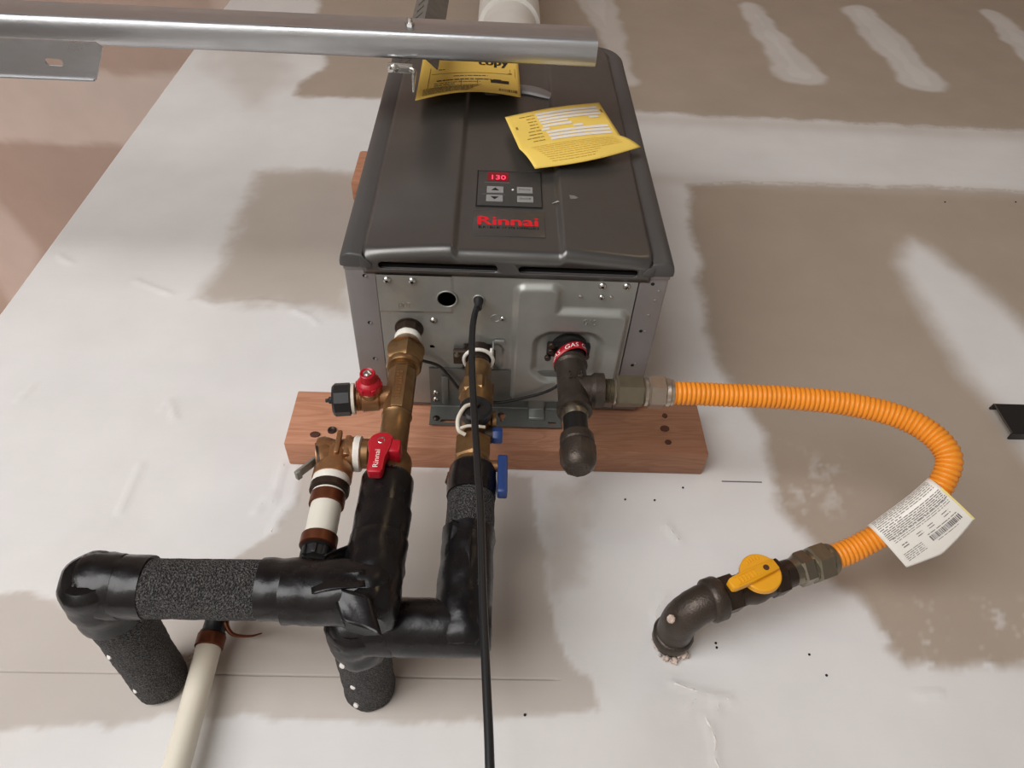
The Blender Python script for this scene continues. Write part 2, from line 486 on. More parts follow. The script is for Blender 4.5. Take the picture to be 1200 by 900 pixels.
def segd(x, z, pts):
    d = np.full(x.shape, 1e9)
    for (ax, az), (bx, bz) in zip(pts, pts[1:]):
        ex, ez = bx-ax, bz-az; t = np.clip(((x-ax)*ex+(z-az)*ez)/(ex*ex+ez*ez+1e-12), 0, 1)
        d = np.minimum(d, np.hypot(x-ax-ex*t, z-az-ez*t))
    return d

def sheet(name, A, B, place, mud, disp, m):
    """grid over coordinate lists A x B; place(a, b, d) -> xyz arrays; attribute mud"""
    a, b = np.meshgrid(A, B, indexing='xy'); n, k = b.shape
    co = np.stack(place(a, b, disp), -1).reshape(-1, 3)
    idx = np.arange(n*k).reshape(n, k)
    f = np.stack([idx[:-1, :-1], idx[:-1, 1:], idx[1:, 1:], idx[1:, :-1]], -1).reshape(-1, 4)
    me = bpy.data.meshes.new(name)
    me.vertices.add(len(co)); me.vertices.foreach_set('co', co.ravel().astype(np.float32))
    me.loops.add(f.size); me.loops.foreach_set('vertex_index', f.ravel().astype(np.int32))
    me.polygons.add(len(f)); me.polygons.foreach_set('loop_start', np.arange(0, f.size, 4, dtype=np.int32))
    me.update(calc_edges=True); me.validate()
    me.polygons.foreach_set('use_smooth', np.ones(len(f), bool))
    at = me.attributes.new('mud', 'FLOAT', 'POINT'); at.data.foreach_set('value', mud.ravel().astype(np.float32))
    me.materials.append(m)
    o = bpy.data.objects.new(name, me); COL.objects.link(o); WORLD[o.name] = Vector((0, 0, 0))
    tag(o, kind='structure')
    return o

# ================================================================== THE SETTING
UPPER = [(-0.60,3.99),(-0.465,3.230),(-0.419,3.119),(-0.462,3.000),(-0.465,2.949),(-0.399,2.946),(-0.210,2.951),(0.287,2.938),(0.792,2.933),(1.207,2.932),(1.618,2.940),(3.2,2.95),(3.2,3.99)]
UPPERL = [(-0.758,3.261),(-0.564,3.283),(-0.498,3.185),(-0.503,2.996),(-0.540,2.909),(-0.606,2.986),(-0.695,3.067)]
RIGHT = [(0.364,2.640),(0.493,2.656),(0.699,2.654),(1.071,2.665),(1.609,2.67),(3.2,2.68),(3.2,1.70),(0.70,1.696),(0.580,1.698),(0.502,1.693),(0.437,1.690),(0.425,1.707),(0.422,1.736),(0.405,1.766),(0.383,1.776),(0.382,1.820),(0.366,1.855),(0.351,1.892),(0.358,1.952),(0.357,2.018),(0.341,2.065),(0.333,2.133),(0.325,2.207),(0.335,2.335),(0.346,2.483)]
STREAK = [(0.700,2.400),(0.722,2.455),(0.752,2.478),(0.772,2.455),(0.805,2.380),(0.845,2.25),(0.880,2.10),(0.88,1.95),(0.84,1.83),(0.775,1.80),(0.740,1.88),(0.722,1.98),(0.712,2.063),(0.702,2.131),(0.697,2.215),(0.694,2.320)]
# screw rows filled with compound: centre line and half width at both ends
FILLS = [((0.715, 3.640), 0.036, (0.736, 3.180), 0.056, .60), ((1.042, 3.640), 0.040, (1.040, 3.165), 0.060, .66),
         ((1.450, 3.670), 0.030, (1.440, 3.240), 0.058, .66), ((0.258, 3.700), 0.046, (0.298, 3.090), 0.028, .50)]
LEFT = [(-0.473,2.627),(-0.428,2.643),(-0.264,2.645),(-0.228,2.373),(-0.237,2.229),(-0.274,2.231),(-0.342,2.242),(-0.433,2.247),(-0.468,2.254),(-0.463,2.360)]
JOINT = [(-0.719,1.753),(-0.510,1.748),(-0.462,1.729),(-0.433,1.759),(-0.331,1.772),(-0.303,1.799),(-0.280,1.816),(-0.263,1.837),(-0.250,1.882),(-0.253,1.933),(0.047,1.929),(0.050,1.824),(0.053,1.739),(0.065,1.691),(0.095,1.665),(0.101,1.641),(0.015,1.634),(-0.094,1.631),(-0.235,1.626),(-0.380,1.619),(-0.76,1.614),(-0.76,1.753)]
SMEAR = [(0.059,1.915),(0.111,1.916),(0.112,1.873),(0.100,1.814),(0.086,1.781),(0.064,1.770),(0.056,1.824)]
SM2 = [(0.356,2.066),(0.391,1.989),(0.459,1.963),(0.443,1.882),(0.359,1.849),(0.353,1.932)]
CREAM = [(0.185,1.675),(0.235,1.658),(0.252,1.617),(0.258,1.571),(0.144,1.570),(0.153,1.640)]
RIDGES = [
 [(-0.250,1.882),(-0.261,1.863),(-0.267,1.833)], [(-0.273,1.933),(-0.274,1.900),(-0.274,1.875)], [(-0.291,1.862),(-0.279,1.887)],
 [(0.192,1.641),(0.207,1.651),(0.223,1.650),(0.224,1.640),(0.218,1.635)], [(0.209,1.633),(0.215,1.610),(0.211,1.596),(0.215,1.582)],
 [(0.182,1.666),(0.204,1.658),(0.238,1.650)], [(0.203,1.857),(0.215,1.834)], [(-0.450,1.858),(-0.449,1.927)],
 [(-0.471,2.245),(-0.445,2.234),(-0.383,2.250),(-0.329,2.244)], [(-0.723,2.345),(-0.712,2.336),(-0.696,2.326)],
 [(0.436,1.657),(0.460,1.660)], [(0.189,1.762),(0.174,1.741),(0.178,1.720)], [(-0.579,2.286),(-0.517,2.257)],
 [(-0.645,2.028),(-0.637,2.057)], [(-0.453,2.020),(-0.447,2.035),(-0.430,2.003)], [(-0.319,2.227),(-0.291,2.214),(-0.279,2.199)]]
CRACK = 1.6678
WX0 = -0.748
CEIL = 3.95

fineA = np.arange(WX0, 1.72, 0.0048)
A = np.concatenate([fineA, np.array([1.9, 2.3, 3.0])])
fz = np.arange(1.46, CEIL, 0.0048); fz = fz[np.abs(fz-CRACK) > 0.003]
B = np.sort(np.concatenate([np.array([0.0, 0.5, 1.0, 1.3]), fz, CRACK+np.array([-.0022, -.0008, -.0005, .0005, .0008, .0022]), np.array([CEIL])]))
x, z = np.meshgrid(A, B, indexing='xy')
w1 = fbm(x, z, 7, 3); w2 = fbm(x, z, 26, 9); w3 = fbm(x, z, 90, 21)
def bare_mask(poly, soft, wob, fine):
    d = sdf(x, z, poly) + w1*wob + (w2*.6+w3*.4)*fine
    return 1 - sstep(-soft, soft, d)
bare = np.maximum.reduce([
    bare_mask(UPPER, 0.012, 0.03, 0.02), 0.35*bare_mask(UPPERL, 0.05, 0.08, 0.02),
    bare_mask(RIGHT, 0.012, 0.035, 0.02), 0.75*bare_mask(LEFT, 0.022, 0.03, 0.03),
    0.58*bare_mask(JOINT, 0.0035, 0.02, 0.018), 0.45*bare_mask(SMEAR, 0.02, 0.03, 0.04)])
mud = 1 - bare
mud = np.maximum(mud, 0.95*bare_mask(STREAK, 0.030, 0.03, 0.015))
for (ax, az), ra, (bx, bz), rb, k_ in FILLS:
    t = np.clip(((x-ax)*(bx-ax)+(z-az)*(bz-az))/((bx-ax)**2+(bz-az)**2), 0, 1)
    d = np.hypot(x-ax-(bx-ax)*t, z-az-(bz-az)*t) - (ra+(rb-ra)*t) + w1*.05 + w2*.012
    mud = np.maximum(mud, k_*(1-sstep(-.012, .012, d)))
    mud = np.maximum(mud, (k_+.12)*(1-sstep(-.020, .004, d+.018+.02*w1)))
# thinned feather edges along the taped joints, and a half-covered patch right of the board
edge = (np.exp(-((z-2.905)/0.03)**2) + 0.8*np.exp(-((z-2.655)/0.022)**2)) * sstep(-0.25, 0.3, x)
mud = np.clip(mud - 0.30*edge*(mud > 0.5) + 0.22*edge*(mud <= 0.5), 0, 1)
sm2 = bare_mask(SM2, 0.02, 0.05, 0.08)
mud = np.clip(mud + sm2*0.42*sstep(0.0, 0.2, 0.7*w2+0.5*w3+0.35*w1), 0, 1)
lower = bare_mask([(0.37, 1.76), (3.2, 1.74), (3.2, 1.69), (0.40, 1.68)], 0.02, 0.02, 0.03)
mud = np.clip(mud + lower*0.5*sstep(0.10, 0.30, w3+0.1*w2), 0, 1)
mud = np.clip(mud + 0.16*w1*mud + 0.05*w2 - 0.12*bare_mask(CREAM, 0.03, 0.03, 0.02), 0, 1)
mud = np.clip(mud - 0.16*sstep(2.9, 3.5, z)*(bare < .5), 0, 1)
disp = 0.0007*mud + 0.0012*w1*mud + 0.0004*w2*mud
for R_ in RIDGES:
    disp += 0.0030*np.exp(-(segd(x, z, R_)/0.0040)**2)*(0.5+1.6*np.abs(w3))
open_joint = (np.abs(z-CRACK) < 0.0006) & (x < 0.062) & (x > -0.748)
disp = np.where(open_joint, -0.004, disp)
wall = sheet('wall_back', A, B, lambda a, b, d: (a, -d, b), mud, disp, M['wall'])

mb = MB()                                                       # the free end and the far face of that wall
mb.box(WX0, 3.0, 0.006, 0.12, 0, CEIL)
mb.build('trim_1', M['plain_wall'], None, smooth=0)['kind'] = 'structure'

# small pinholes and pencil marks on the plaster
mb = MB()
for (hx, hz) in [(0.194,1.892),(0.233,1.912),(0.157,1.892),(0.334,1.698),(0.346,1.676),(0.235,1.709),(0.235,1.704),(1.014,2.62),(0.867,2.61),(0.028,1.632)]:
    mb.lathe((hx, 0.0005, hz), (0, -1, 0), [(0, .0014), (.0022, .0013), (.0024, .0005)], 8)
o = mb.build('pinhole', M['hole'], wall); o['kind'] = 'stuff'
mb = MB(); mb.box(0.285, 0.337, -0.0017, -0.0009, 1.9228, 1.9240)
mb.build('pencil_mark', M['ink_grey'], wall)

mb = MB()                                                       # squeezed-out ridges of compound
for i_ in (0, 1, 2, 3, 4, 5, 6, 10, 11):
    P_ = resample(catmull([Vector((a, -.0016, b)) for a, b in RIDGES[i_]], 6), .0014)
    mb.tube(P_, [.0006+.0016*abs(mnoise.noise(Vector((k*.31, i_, 0)))) for k in range(len(P_))], 6)
mb.crumple(.0008, 300, 3)
mb.build('compound_ridge', M['compound'], wall)['kind'] = 'stuff'

# ceiling
cA = np.concatenate([np.array([-5.0, -3.6]), np.arange(-3.0, -0.4, 0.02), np.array([0.0, 1.5, 3.0])])
cB = np.concatenate([np.array([-7.0, -3, -1.0]), np.arange(0.0, 2.2, 0.02), np.array([2.6, 3.2])])
x, z = np.meshgrid(cA, cB, indexing='xy'); w1 = fbm(x, z, 4, 5); w2 = fbm(x, z, 15, 8); w3 = w2
band = bare_mask([(-6, 0.44), (3, 0.40), (3, 0.69), (-6, 0.72)], 0.02, 0.04, 0.03)
strip = bare_mask([(-2.03,0.97),(-2.21,1.25),(-2.22,1.56),(-2.05,1.50),(-1.97,1.20)], 0.03, 0.04, 0.02)
strip2 = bare_mask([(-0.95,-0.2),(-0.85,-0.2),(-0.85,0.27),(-0.92,0.31),(-0.97,0.2)], 0.02, 0.04, 0.02)
cm = np.maximum.reduce([0.85*band, 0.6*strip, 0.4*strip2])
sheet('ceiling', cA, cB, lambda a, b, d: (a, b, CEIL-d), cm, 0.001*cm, M['ceiling'])

mb = MB(); mb.box(-5, 3.0, -7, 3.2, -0.1, 0.0)
mb.build('floor', M['concrete'], None, smooth=0)['kind'] = 'structure'
mb = MB(); mb.box(3.0, 3.1, -7, 3.2, 0, CEIL)
mb.build('wall_right', M['plain_wall'], None, smooth=0)['kind'] = 'structure'
mb = MB(); mb.box(-5.1, -5.0, -7, 3.2, 0, CEIL)
mb.build('wall_left', M['plain_wall'], None, smooth=0)['kind'] = 'structure'
mb = MB(); mb.box(-5.0, 3.0, 3.2, 3.3, 0, CEIL)
mb.build('wall_far', M['plain_wall'], None, smooth=0)['kind'] = 'structure'
# the wall with the open garage door (behind the camera)
mb = MB()
mb.box(-5.1, 3.1, -7.1, -7.0, 2.5, CEIL); mb.box(-5.1, -4.3, -7.1, -7.0, 0, 2.5); mb.box(1.0, 3.1, -7.1, -7.0, 0, 2.5)
mb.build('wall_front', M['plain_wall'], None, smooth=0)['kind'] = 'structure'

# ================================================================== WATER HEATER
HB, HT = 2.0, 2.572
heater = thing('water_heater', 'dark grey wall-hung tankless water heater with silver underside and red digital display', 'water heater', (0, -0.15, HB))

# casing: rounded box, hollow underneath
mb = MB()
prof = []
for k in range(7):
    a = PI/2*k/6; prof.append((0.1765-0.036+0.036*math.cos(a), HT-0.002-0.036+0.036*math.sin(a)))
prof = [(0.1765, HB)] + prof
prof = prof + [(-a, b) for a, b in reversed(prof)]
mb.prism(prof, (0, 0, 0), (1, 0, 0), (0, 0, 1), (0, 1, 0), -0.262, -0.046, inset=0.004)
casing = mb.build('casing', M['casing'], heater, smooth=30)
cu = MB(); cu.box(-0.1432, 0.1446, -0.2575, -0.0495, HB-0.05, HB+0.035)
cut(casing, cu)

# underside plate with pressed relief
hA = np.arange(-0.1425, 0.1440, 0.0014); hB = np.arange(-0.2570, -0.0500, 0.0014)
gx, gy = np.meshgrid(hA, hB, indexing='xy')
def rsm(a, b, d): return sstep(a, b, d)
OUT = [(0.0208,-0.2385),(0.0485,-0.2395),(0.0490,-0.2105),(0.0560,-0.2055),(0.1285,-0.2045),(0.1285,-0.074),(0.0215,-0.074)]
INN = [(0.0520,-0.1640),(0.0560,-0.1670),(0.0950,-0.1675),(0.0985,-0.1640),(0.0975,-0.122),(0.056,-0.122),(0.0520,-0.126)]
SUB = [(-0.15,-0.27),(-0.0600,-0.27),(-0.0600,-0.2050),(-0.15,-0.2040)]
CLD = [(-0.048,-0.158),(-0.004,-0.158),(0.001,-0.150),(0.001,-0.118),(-0.006,-0.112),(-0.050,-0.112)]
h = 0.0070*(1-rsm(0.006, 0.0145, sdf(gx, gy, OUT)))
h = h*(1 - (1-rsm(0.010, 0.0215, sdf(gx, gy, INN)))*0.95)
h = h + 0.0012*(1-rsm(-0.0012, 0.0, sdf(gx, gy, SUB)))
h = h - 0.0030*(1-rsm(-0.004, 0.0, sdf(gx, gy, CLD)))

gz = HB - h
n_, k_ = gx.shape
holes = [(-0.0664, -0.2255, 0.0108), (-0.0310, -0.2256, 0.0058), (-0.0852, -0.1511, 0.0026)]
mb = MB()
bv = [mb.bm.verts.new((float(a), float(b), float(c))) for a, b, c in zip(gx.ravel(), gy.ravel(), gz.ravel())]
for j in range(n_-1):
    for i in range(k_-1):
        cxm, cym = hA[i]+0.0007, hB[j]+0.0007
        if any((cxm-a)**2+(cym-b)**2 < r*r for a, b, r in holes): continue
        q = j*k_+i
        mb.bm.faces.new((bv[q], bv[q+k_], bv[q+k_+1], bv[q+1]))
plate = mb.build('bottom_plate', M['galv'], heater, smooth=60, recalc=False)
mb = MB()
for a, b, r in holes[:2]:
    ring = [(a+(r+.0004)*math.cos(t), b+(r+.0004)*math.sin(t), HB-0.0006-(0.0004 if a < -0.05 else 0)) for t in np.linspace(0, 2*PI, 33)]
    mb.tube(ring, 0.0011, 8, caps=False)
build_each(mb, 'hole_rim', M['galv'], heater, smooth=60)
# black sheet standing in for the unlit inside of the cabinet
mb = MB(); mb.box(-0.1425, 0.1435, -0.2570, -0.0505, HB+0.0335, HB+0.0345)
mb.build('inner_dark', M['hole'], heater, smooth=0)

# screws under the cabinet
def screw_mesh(r, hgt):
    q = MB(); q.lathe((0, 0, 0), (0, 0, -1), [(0, r), (hgt*.35, r*.97), (hgt*.75, r*.72), (hgt, r*.35), (hgt*.72, r*.22)], 14)
    q.mi = 1
    q.box(-r*.42, r*.42, -r*.11, r*.11, -hgt*1.03, -hgt*.7); q.box(-r*.11, r*.11, -r*.42, r*.42, -hgt*1.03, -hgt*.7)
    return q
first = None
for (sx_, sy_, r_, dz_) in [(-0.1309,-0.2502,.0046,.0012),(-0.1036,-0.2502,.0046,.0012),(-0.0824,-0.193,.0043,0),(-0.0034,-0.199,.0032,0),
        (0.1044,-0.2508,.0046,0),(0.1311,-0.2513,.0046,0),(0.1055,-0.2351,.0036,0),(-0.1262,-0.1480,.0032,0)]:
    if first is None:
        first = screw_mesh(0.0046, 0.0034).build('screw', [M['screw'], M['hole']], heater)
        zc = WORLD[first.name].z
        base_c = Vector((0, 0, zc))
    s = first if first.location.length < 1e-9 or not first.get('used') else copy_part(first, heater, (0, 0, 0))
    first['used'] = True
    c = Vector((sx_, sy_, HB - dz_ - 0.0017)); WORLD[s.name] = c
    s.location = c - WORLD[heater.name]; s.scale = (r_/.0046,)*3
    s.rotation_euler = (0, 0, random.uniform(0, 1.5))
    if 'used' in s: del s['used']
    first['used'] = True
del first['used']
mb = MB()
for a, b in [(0.0817,-0.2353),(0.116,-0.2355)]:
    mb.lathe((a, b, HB+.001), (0, 0, -1), [(0, .0024), (.0022, .0022), (.0030, .0012)], 10)
build_each(mb, 'rivet', M['screw'], heater)
mb = MB()                                                        # perforations and dimples in the side returns
for a, b in [(-0.1549,-0.2539),(-0.156,-0.186),(-0.1555,-0.1282)]:
    mb.lathe((a, b, HB+.001), (0, 0, -1), [(0, .0023), (.0012, .0023)], 10)
for a, b in [(0.1591,-0.2555),(0.1581,-0.186),(0.1574,-0.1297)]:
    mb.lathe((a, b, HB+.001), (0, 0, -1), [(0, .0022), (.0012, .0022)], 10)
build_each(mb, 'screw_hole', M['hole'], heater)
mb = MB()
for a, b in [(-0.1533,-0.2534),(-0.1542,-0.1855),(-0.1538,-0.1277),(0.1658,-0.2327),(0.1625,-0.2111),(0.1676,-0.246),(0.1628,-0.186),(0.1606,-0.133)]:
    mb.lathe((a, b, HB+.001), (0, 0, -1), [(0, .0019), (.0017, .0017), (.0024, .0008)], 10)
build_each(mb, 'dimple', M['casing'], heater)
# stamped lettering
for s, c, ww in [('HOT', (-0.1142, -0.2146, HB-0.0016), .0135), ('GAS', (0.0951, -0.2031, HB-0.0074), .015)]:
    mb = MB(); mb.text(s, c, (1, 0, 0), (0, -1, 0), ww, .0085)
    mb.build('stamped_lettering', M['galv'], heater, smooth=0, solid=0.0008)
mb = MB()
mb.tube([(-0.0115+.0058*math.cos(t), -0.199+.0050*math.sin(t), HB-.0002) for t in np.linspace(0, 2*PI, 21)], .0005, 6, caps=False)
mb.build('earth_mark', M['galv'], heater)

# front cover: one pressed sheet
def yfront(xx):
    a = abs(xx)
    ctr = -0.2875
    side = -0.2925 + 0.0085*max(0.0, (a-0.060)/0.095)**1.25
    t = min(1, max(0, (a-0.0535)/0.008)); t = t*t*(3-2*t)
    y = ctr*(1-t)+side*t
    return y
xs = sorted(set([round(v, 5) for v in list(np.linspace(-0.1553, -0.062, 22)) + list(np.linspace(-0.062, -0.053, 8)) + list(np.linspace(-0.053, 0.053, 12)) + list(np.linspace(0.053, 0.062, 8)) + list(np.linspace(0.062, 0.1553, 22))]))
def cover_profile(xx):
    yf = yfront(xx); a = abs(xx)
    dx_ = max(0.0, a-(0.1553-0.030))
    lift = 0.0085*(dx_/0.030)**3.2                              # rounded lower corners
    r = 0.0100
    pts = [(-0.2575, HB), (-0.2632, HB), (yf+r+0.0009, HB), (yf+r, HB)]
    for k in range(1, 8):
        t = PI/2*k/7; pts.append((yf+r-r*math.sin(t), HB+lift*(k/7)+r-r*math.cos(t)))
    top = HT - 0.0 - (0.040-math.sqrt(max(0, 0.040**2-max(0, a-0.1165)**2)) if a > 0.1165 else 0)
    for k in range(1, 14): pts.append((yf, HB+lift+r+(top-0.012-HB-lift-r)*k/14))
    for k in range(0, 6):
        t = PI/2*k/5; pts.append((yf+0.012-0.012*math.cos(t), top-0.012+0.012*math.sin(t)))
    pts.append((-0.2575, top))
    return pts
mb = MB(); cols = [[(xx, py, pz) for py, pz in cover_profile(xx)] for xx in xs]
nu, nv = len(cols), len(cols[0])
bv = [[mb.bm.verts.new(p) for p in c] for c in cols]
for i in range(nu-1):
    for j in range(nv-1): mb.bm.faces.new((bv[i][j], bv[i+1][j], bv[i+1][j+1], bv[i][j+1]))
cover = mb.build('front_cover', M['cover'], heater, smooth=50, solid=0.0012)
bpy.context.view_layer.update(); bake(cover)
cu = MB()
for a, b in ((-0.1388, -0.0113), (0.0112, 0.1402)):
    r = 0.0046; yc = -0.2692; poly = []
    for k in range(9): t = PI/2 + PI*k/8; poly.append((a+r+r*math.cos(t), yc+r*math.sin(t)))
    for k in range(9): t = -PI/2 + PI*k/8; poly.append((b-r+r*math.cos(t), yc+r*math.sin(t)))
    cu.prism(poly, (0, 0, 0), (1, 0, 0), (0, 1, 0), (0, 0, 1), HB-0.004, HB+0.004)
cut(cover, cu)
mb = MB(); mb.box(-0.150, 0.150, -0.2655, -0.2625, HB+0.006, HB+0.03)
mb.build('slot_shade', M['hole'], heater, smooth=0)  # black strip painting the shade behind the slots

# dark plastic strips at both sides of the cover
for sg in (-1, 1):
    mb = MB()
    plan = [(0.1556, -0.2815), (0.1660, -0.2835), (0.1735, -0.2825), (0.1785, -0.2785), (0.1802, -0.2720), (0.1802, -0.2672), (0.1772, -0.2668), (0.1556, -0.2668)]
    lev = [(HB-0.0012, 0.0030), (HB-0.0002, 0.0010), (HB+0.0022, 0.0)] + [(HB+0.53*k/6, 0.0) for k in range(1, 7)]
    for k in range(1, 8):
        hh = 0.040*math.sin(PI/2*k/8); lev.append((HB+0.53+hh, 0.040-math.sqrt(0.040**2-hh**2)))
    rows = []
    for zz, dx_ in lev:
        rows.append([mb.bm.verts.new((sg*(px_-dx_), py_+((0.0030 if zz < HB-.001 else 0.001 if zz < HB else 0) if py_ < -0.27 else 0), zz)) for px_, py_ in plan])
    m_ = len(plan)
    for a, b in zip(rows, rows[1:]):
        for k in range(m_): mb.bm.faces.new((a[k], a[(k+1) % m_], b[(k+1) % m_], b[k]))
    mb.bm.faces.new(rows[0]); mb.bm.faces.new(rows[-1])
    mb.prism([(0.1450, -0.2700), (0.1500, -0.2760), (0.1575, -0.2785), (0.1575, -0.2662), (0.1470, -0.2662)], (0, 0, 0), (sg, 0, 0), (0, 1, 0), (0, 0, 1), HB-0.0022, HB+0.0006, inset=0.0006)
    mb.build('side_strip', M['plastic_trim'], heater, smooth=40)
    mb = MB(); xa, xb = sorted((sg*0.1460, sg*0.1768)); mb.box(xa, xb, -0.2667, -0.2610, HB+.0002, HT-.045, bevel=0.0012)
    mb.build('side_return', M['casing'], heater)

# control panel
YC = -0.2881
panel_mb = MB(); panel_mb.box(-0.0372, 0.0382, YC-0.0012, YC+0.0008, 2.0900, 2.1655, bevel=0.0016)
panel = panel_mb.build('control_panel', [M['panel_plastic']], heater)
mb = MB(); ypf = YC-0.0012
poly = [(-0.0372, 2.090), (0.0382, 2.090), (0.0382, 2.1655), (-0.0372, 2.1655), (-0.0372, 2.090)]
mb.tube([(a, ypf+.0002, b) for a, b in poly], 0.0008, 6)
mb.build('panel_edge', M['black_print'], panel)
UX, UZ, NF = (1, 0, 0), (0, 0, 1), (0, -1, 0)
mb = MB(); mb.box(-0.0258, -0.0002, ypf-0.0006, ypf+.0004, 2.1430, 2.1618)
disp_o = mb.build('display', [M['led_glow']], panel, smooth=0)
mb = MB()
mb.text('130', (-0.0120, ypf-0.0008, 2.1500), UX, UZ, 0.0165, 0.0098)
mb.build('digit', M['led'], panel, smooth=0)
mb = MB(); mb.box(-0.0290, 0.0010, ypf-0.0003, ypf+.0002, 2.1390, 2.1398)
mb.box(-0.0310, -0.0045, ypf-0.0003, ypf+.0002, 2.1134, 2.1139)
build_each(mb, 'panel_line', M['ink_grey'], panel, smooth=0)
def button(x0, x1, z0, z1, kind):
    q = MB(); q.box(x0, x1, ypf-0.0010, ypf+.0006, z0, z1, bevel=0.0007)
    q.mi = 1; xc, zc_ = (x0+x1)/2, (z0+z1)/2; yy = ypf-0.00115
    if kind == 'up': q._faces([(xc-.0048, yy, zc_-.0026), (xc+.0048, yy, zc_-.0026), (xc, yy, zc_+.0034)], [(0, 1, 2)])
    elif kind == 'down': q._faces([(xc-.0048, yy, zc_+.0026), (xc, yy, zc_-.0034), (xc+.0048, yy, zc_+.0026)], [(0, 1, 2)])
    else: q.text(kind, (xc, yy, zc_), UX, UZ, 0.0135, 0.0036)
    return q.build('button', [M['grey_button'], M['black_print']], panel, smooth=20)
button(-0.0258, -0.0062, 2.1166, 2.1300, 'up'); button(-0.0262, -0.0068, 2.0985, 2.1116, 'down')
button(0.0095, 0.0280, 2.1180, 2.1306, 'Priority'); button(0.0095, 0.0284, 2.0990, 2.1112, 'On/Off')
mb = MB(); mb.lathe((0.0046, ypf+.0004, 2.1245), NF, [(0, .0014), (.0010, .0013), (.0014, .0006)], 10)
mb.build('indicator_light', M['lamp_white'], panel)
# name plate
mb = MB(); mb.box(-0.0395, 0.0402, YC-0.0010, YC+.0008, 2.0320, 2.0790, bevel=0.0006)
npl = mb.build('name_plate', [M['cover']], heater)
mb = MB()
for q_, (dx_, dz_) in enumerate([(0, 0), (-.0009, 0), (.0009, 0), (0, -.0006), (0, .0006)]):
    mb.text('Rinnai', (-0.0010+dx_, YC-0.0012-.00004*q_, 2.0600+dz_), UX, UZ, 0.066, 0.0160)
mb.build('red_lettering', M['red_print'], npl, smooth=0)
mb = MB(); r_ = random.Random(4); xx = -0.0335
for n_ch in (10, 2, 3, 10):                                       # a line of capitals too small to read
    for k in range(n_ch):
        mb.box(xx, xx+.0006, YC-0.0013, YC-0.0008, 2.0455, 2.0494); 
        if r_.random() < .8: mb.box(xx+.0006, xx+.0019, YC-0.0013, YC-0.0008, 2.0455+r_.choice([0, .0016, .0032]), 2.0462+r_.choice([0, .0016, .0032]))
        xx += .0025
    xx += .0017
mb.build('small_print', M['black_print'], npl, smooth=0)['kind'] = 'stuff'
# handle arch, its caught light painted as paler grey; paint scuffs on the cover
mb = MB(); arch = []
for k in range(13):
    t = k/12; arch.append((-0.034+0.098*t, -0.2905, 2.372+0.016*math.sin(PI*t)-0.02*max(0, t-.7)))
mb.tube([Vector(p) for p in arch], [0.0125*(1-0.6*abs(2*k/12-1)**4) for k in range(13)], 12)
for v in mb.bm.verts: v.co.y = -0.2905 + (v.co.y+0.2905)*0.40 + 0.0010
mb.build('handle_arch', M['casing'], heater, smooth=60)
mb = MB()
ys = yfront(0.073)-0.0008
mb._faces([(0.0660, ys, 2.1090), (0.0685, ys, 2.1045), (0.0770, ys, 2.1052), (0.0805, ys+.0003, 2.1085), (0.0760, ys, 2.1120), (0.0700, ys, 2.1130)], [(0, 1, 2, 3, 4, 5)])
ys = yfront(0.058)-0.0009
mb._faces([(0.0480, ys+.004, 2.1010), (0.0560, ys, 2.0995), (0.0590, ys, 2.1000), (0.0560, ys, 2.1018)], [(0, 1, 2, 3)])
mb.build('paint_scuff', M['casing'], heater, smooth=0)

# mounting flange under the cabinet
mb = MB()
bx0, bx1 = -0.0905, 0.0765
mb.prism([(-0.1160, HB-.0008), (-0.1160, HB-.0024), (-0.0488, HB-.0024), (-0.0480, HB-.0032), (-0.0480, 1.9665), (-0.0462, 1.9665), (-0.0462, HB-.0014), (-0.0468, HB-.0008)],
         (0, 0, 0), (0, 1, 0), (0, 0, 1), (1, 0, 0), bx0, bx1)
br = mb.build('mounting_flange', M['galv_dark'], heater)
cu = MB()
key = [(0.0010+.0052*math.cos(t), 1.9845+.0052*math.sin(t)) for t in np.linspace(-PI*0.36, PI*1.36, 19)] + [(-0.0014, 1.9745), (0.0034, 1.9745)]
cu.prism(key, (0, 0, 0), (1, 0, 0), (0, 0, 1), (0, 1, 0), -0.06, -0.03)
cu.prism([(-.0660+.0050*math.cos(t)+(0.006 if math.cos(t) > 0 else -.006), 1.9728+.0026*math.sin(t)) for t in np.linspace(0, 2*PI, 17)[:-1]], (0, 0, 0), (1, 0, 0), (0, 0, 1), (0, 1, 0), -0.06, -0.03)
cu.box(0.0600, 0.0700, -0.06, -0.03, 1.9715, 1.9755)
cut(br, cu)
mb = MB()
for rx_ in (-0.0712, 0.0450):
    w_ = 0.0045 if rx_ < 0 else 0.0105
    y1_, z1_ = (-0.050, HB) if rx_ < 0 else (-0.0478, 1.9760)
    if rx_ < 0: mb.box(rx_-w_, rx_+w_, -0.1050, -0.0545, HB-0.0060, HB-0.0020, bevel=0.0019)
    else:
        mb.prism([(-0.0800, HB-0.001), (-0.0745, HB-0.0060), (-0.0530, HB-0.0075), (-0.0520, 1.9780), (-0.0470, 1.9760), (-0.0470, HB-0.001)], (rx_, 0, 0), (0, 1, 0), (0, 0, 1), (1, 0, 0), -w_, w_, inset=0.0016)
build_each(mb, 'stiffening_rib', M['galv_dark'], br)
for a, b in ((-0.0833, -0.0737), (-0.0837, -0.0609)):
    q = screw_mesh(0.0040, 0.003); 
    for v in q.bm.verts: v.co += Vector((a, b, HB-0.0024))
    q.build('screw', [M['screw'], M['hole']], br)
q = screw_mesh(0.0045, 0.003); q.bm.transform(Matrix.Translation((-0.0822, -0.0478, 1.9765)) @ Matrix.Rotation(-PI/2, 4, 'X'))
q.build('screw', [M['dark_bronze'], M['hole']], br)

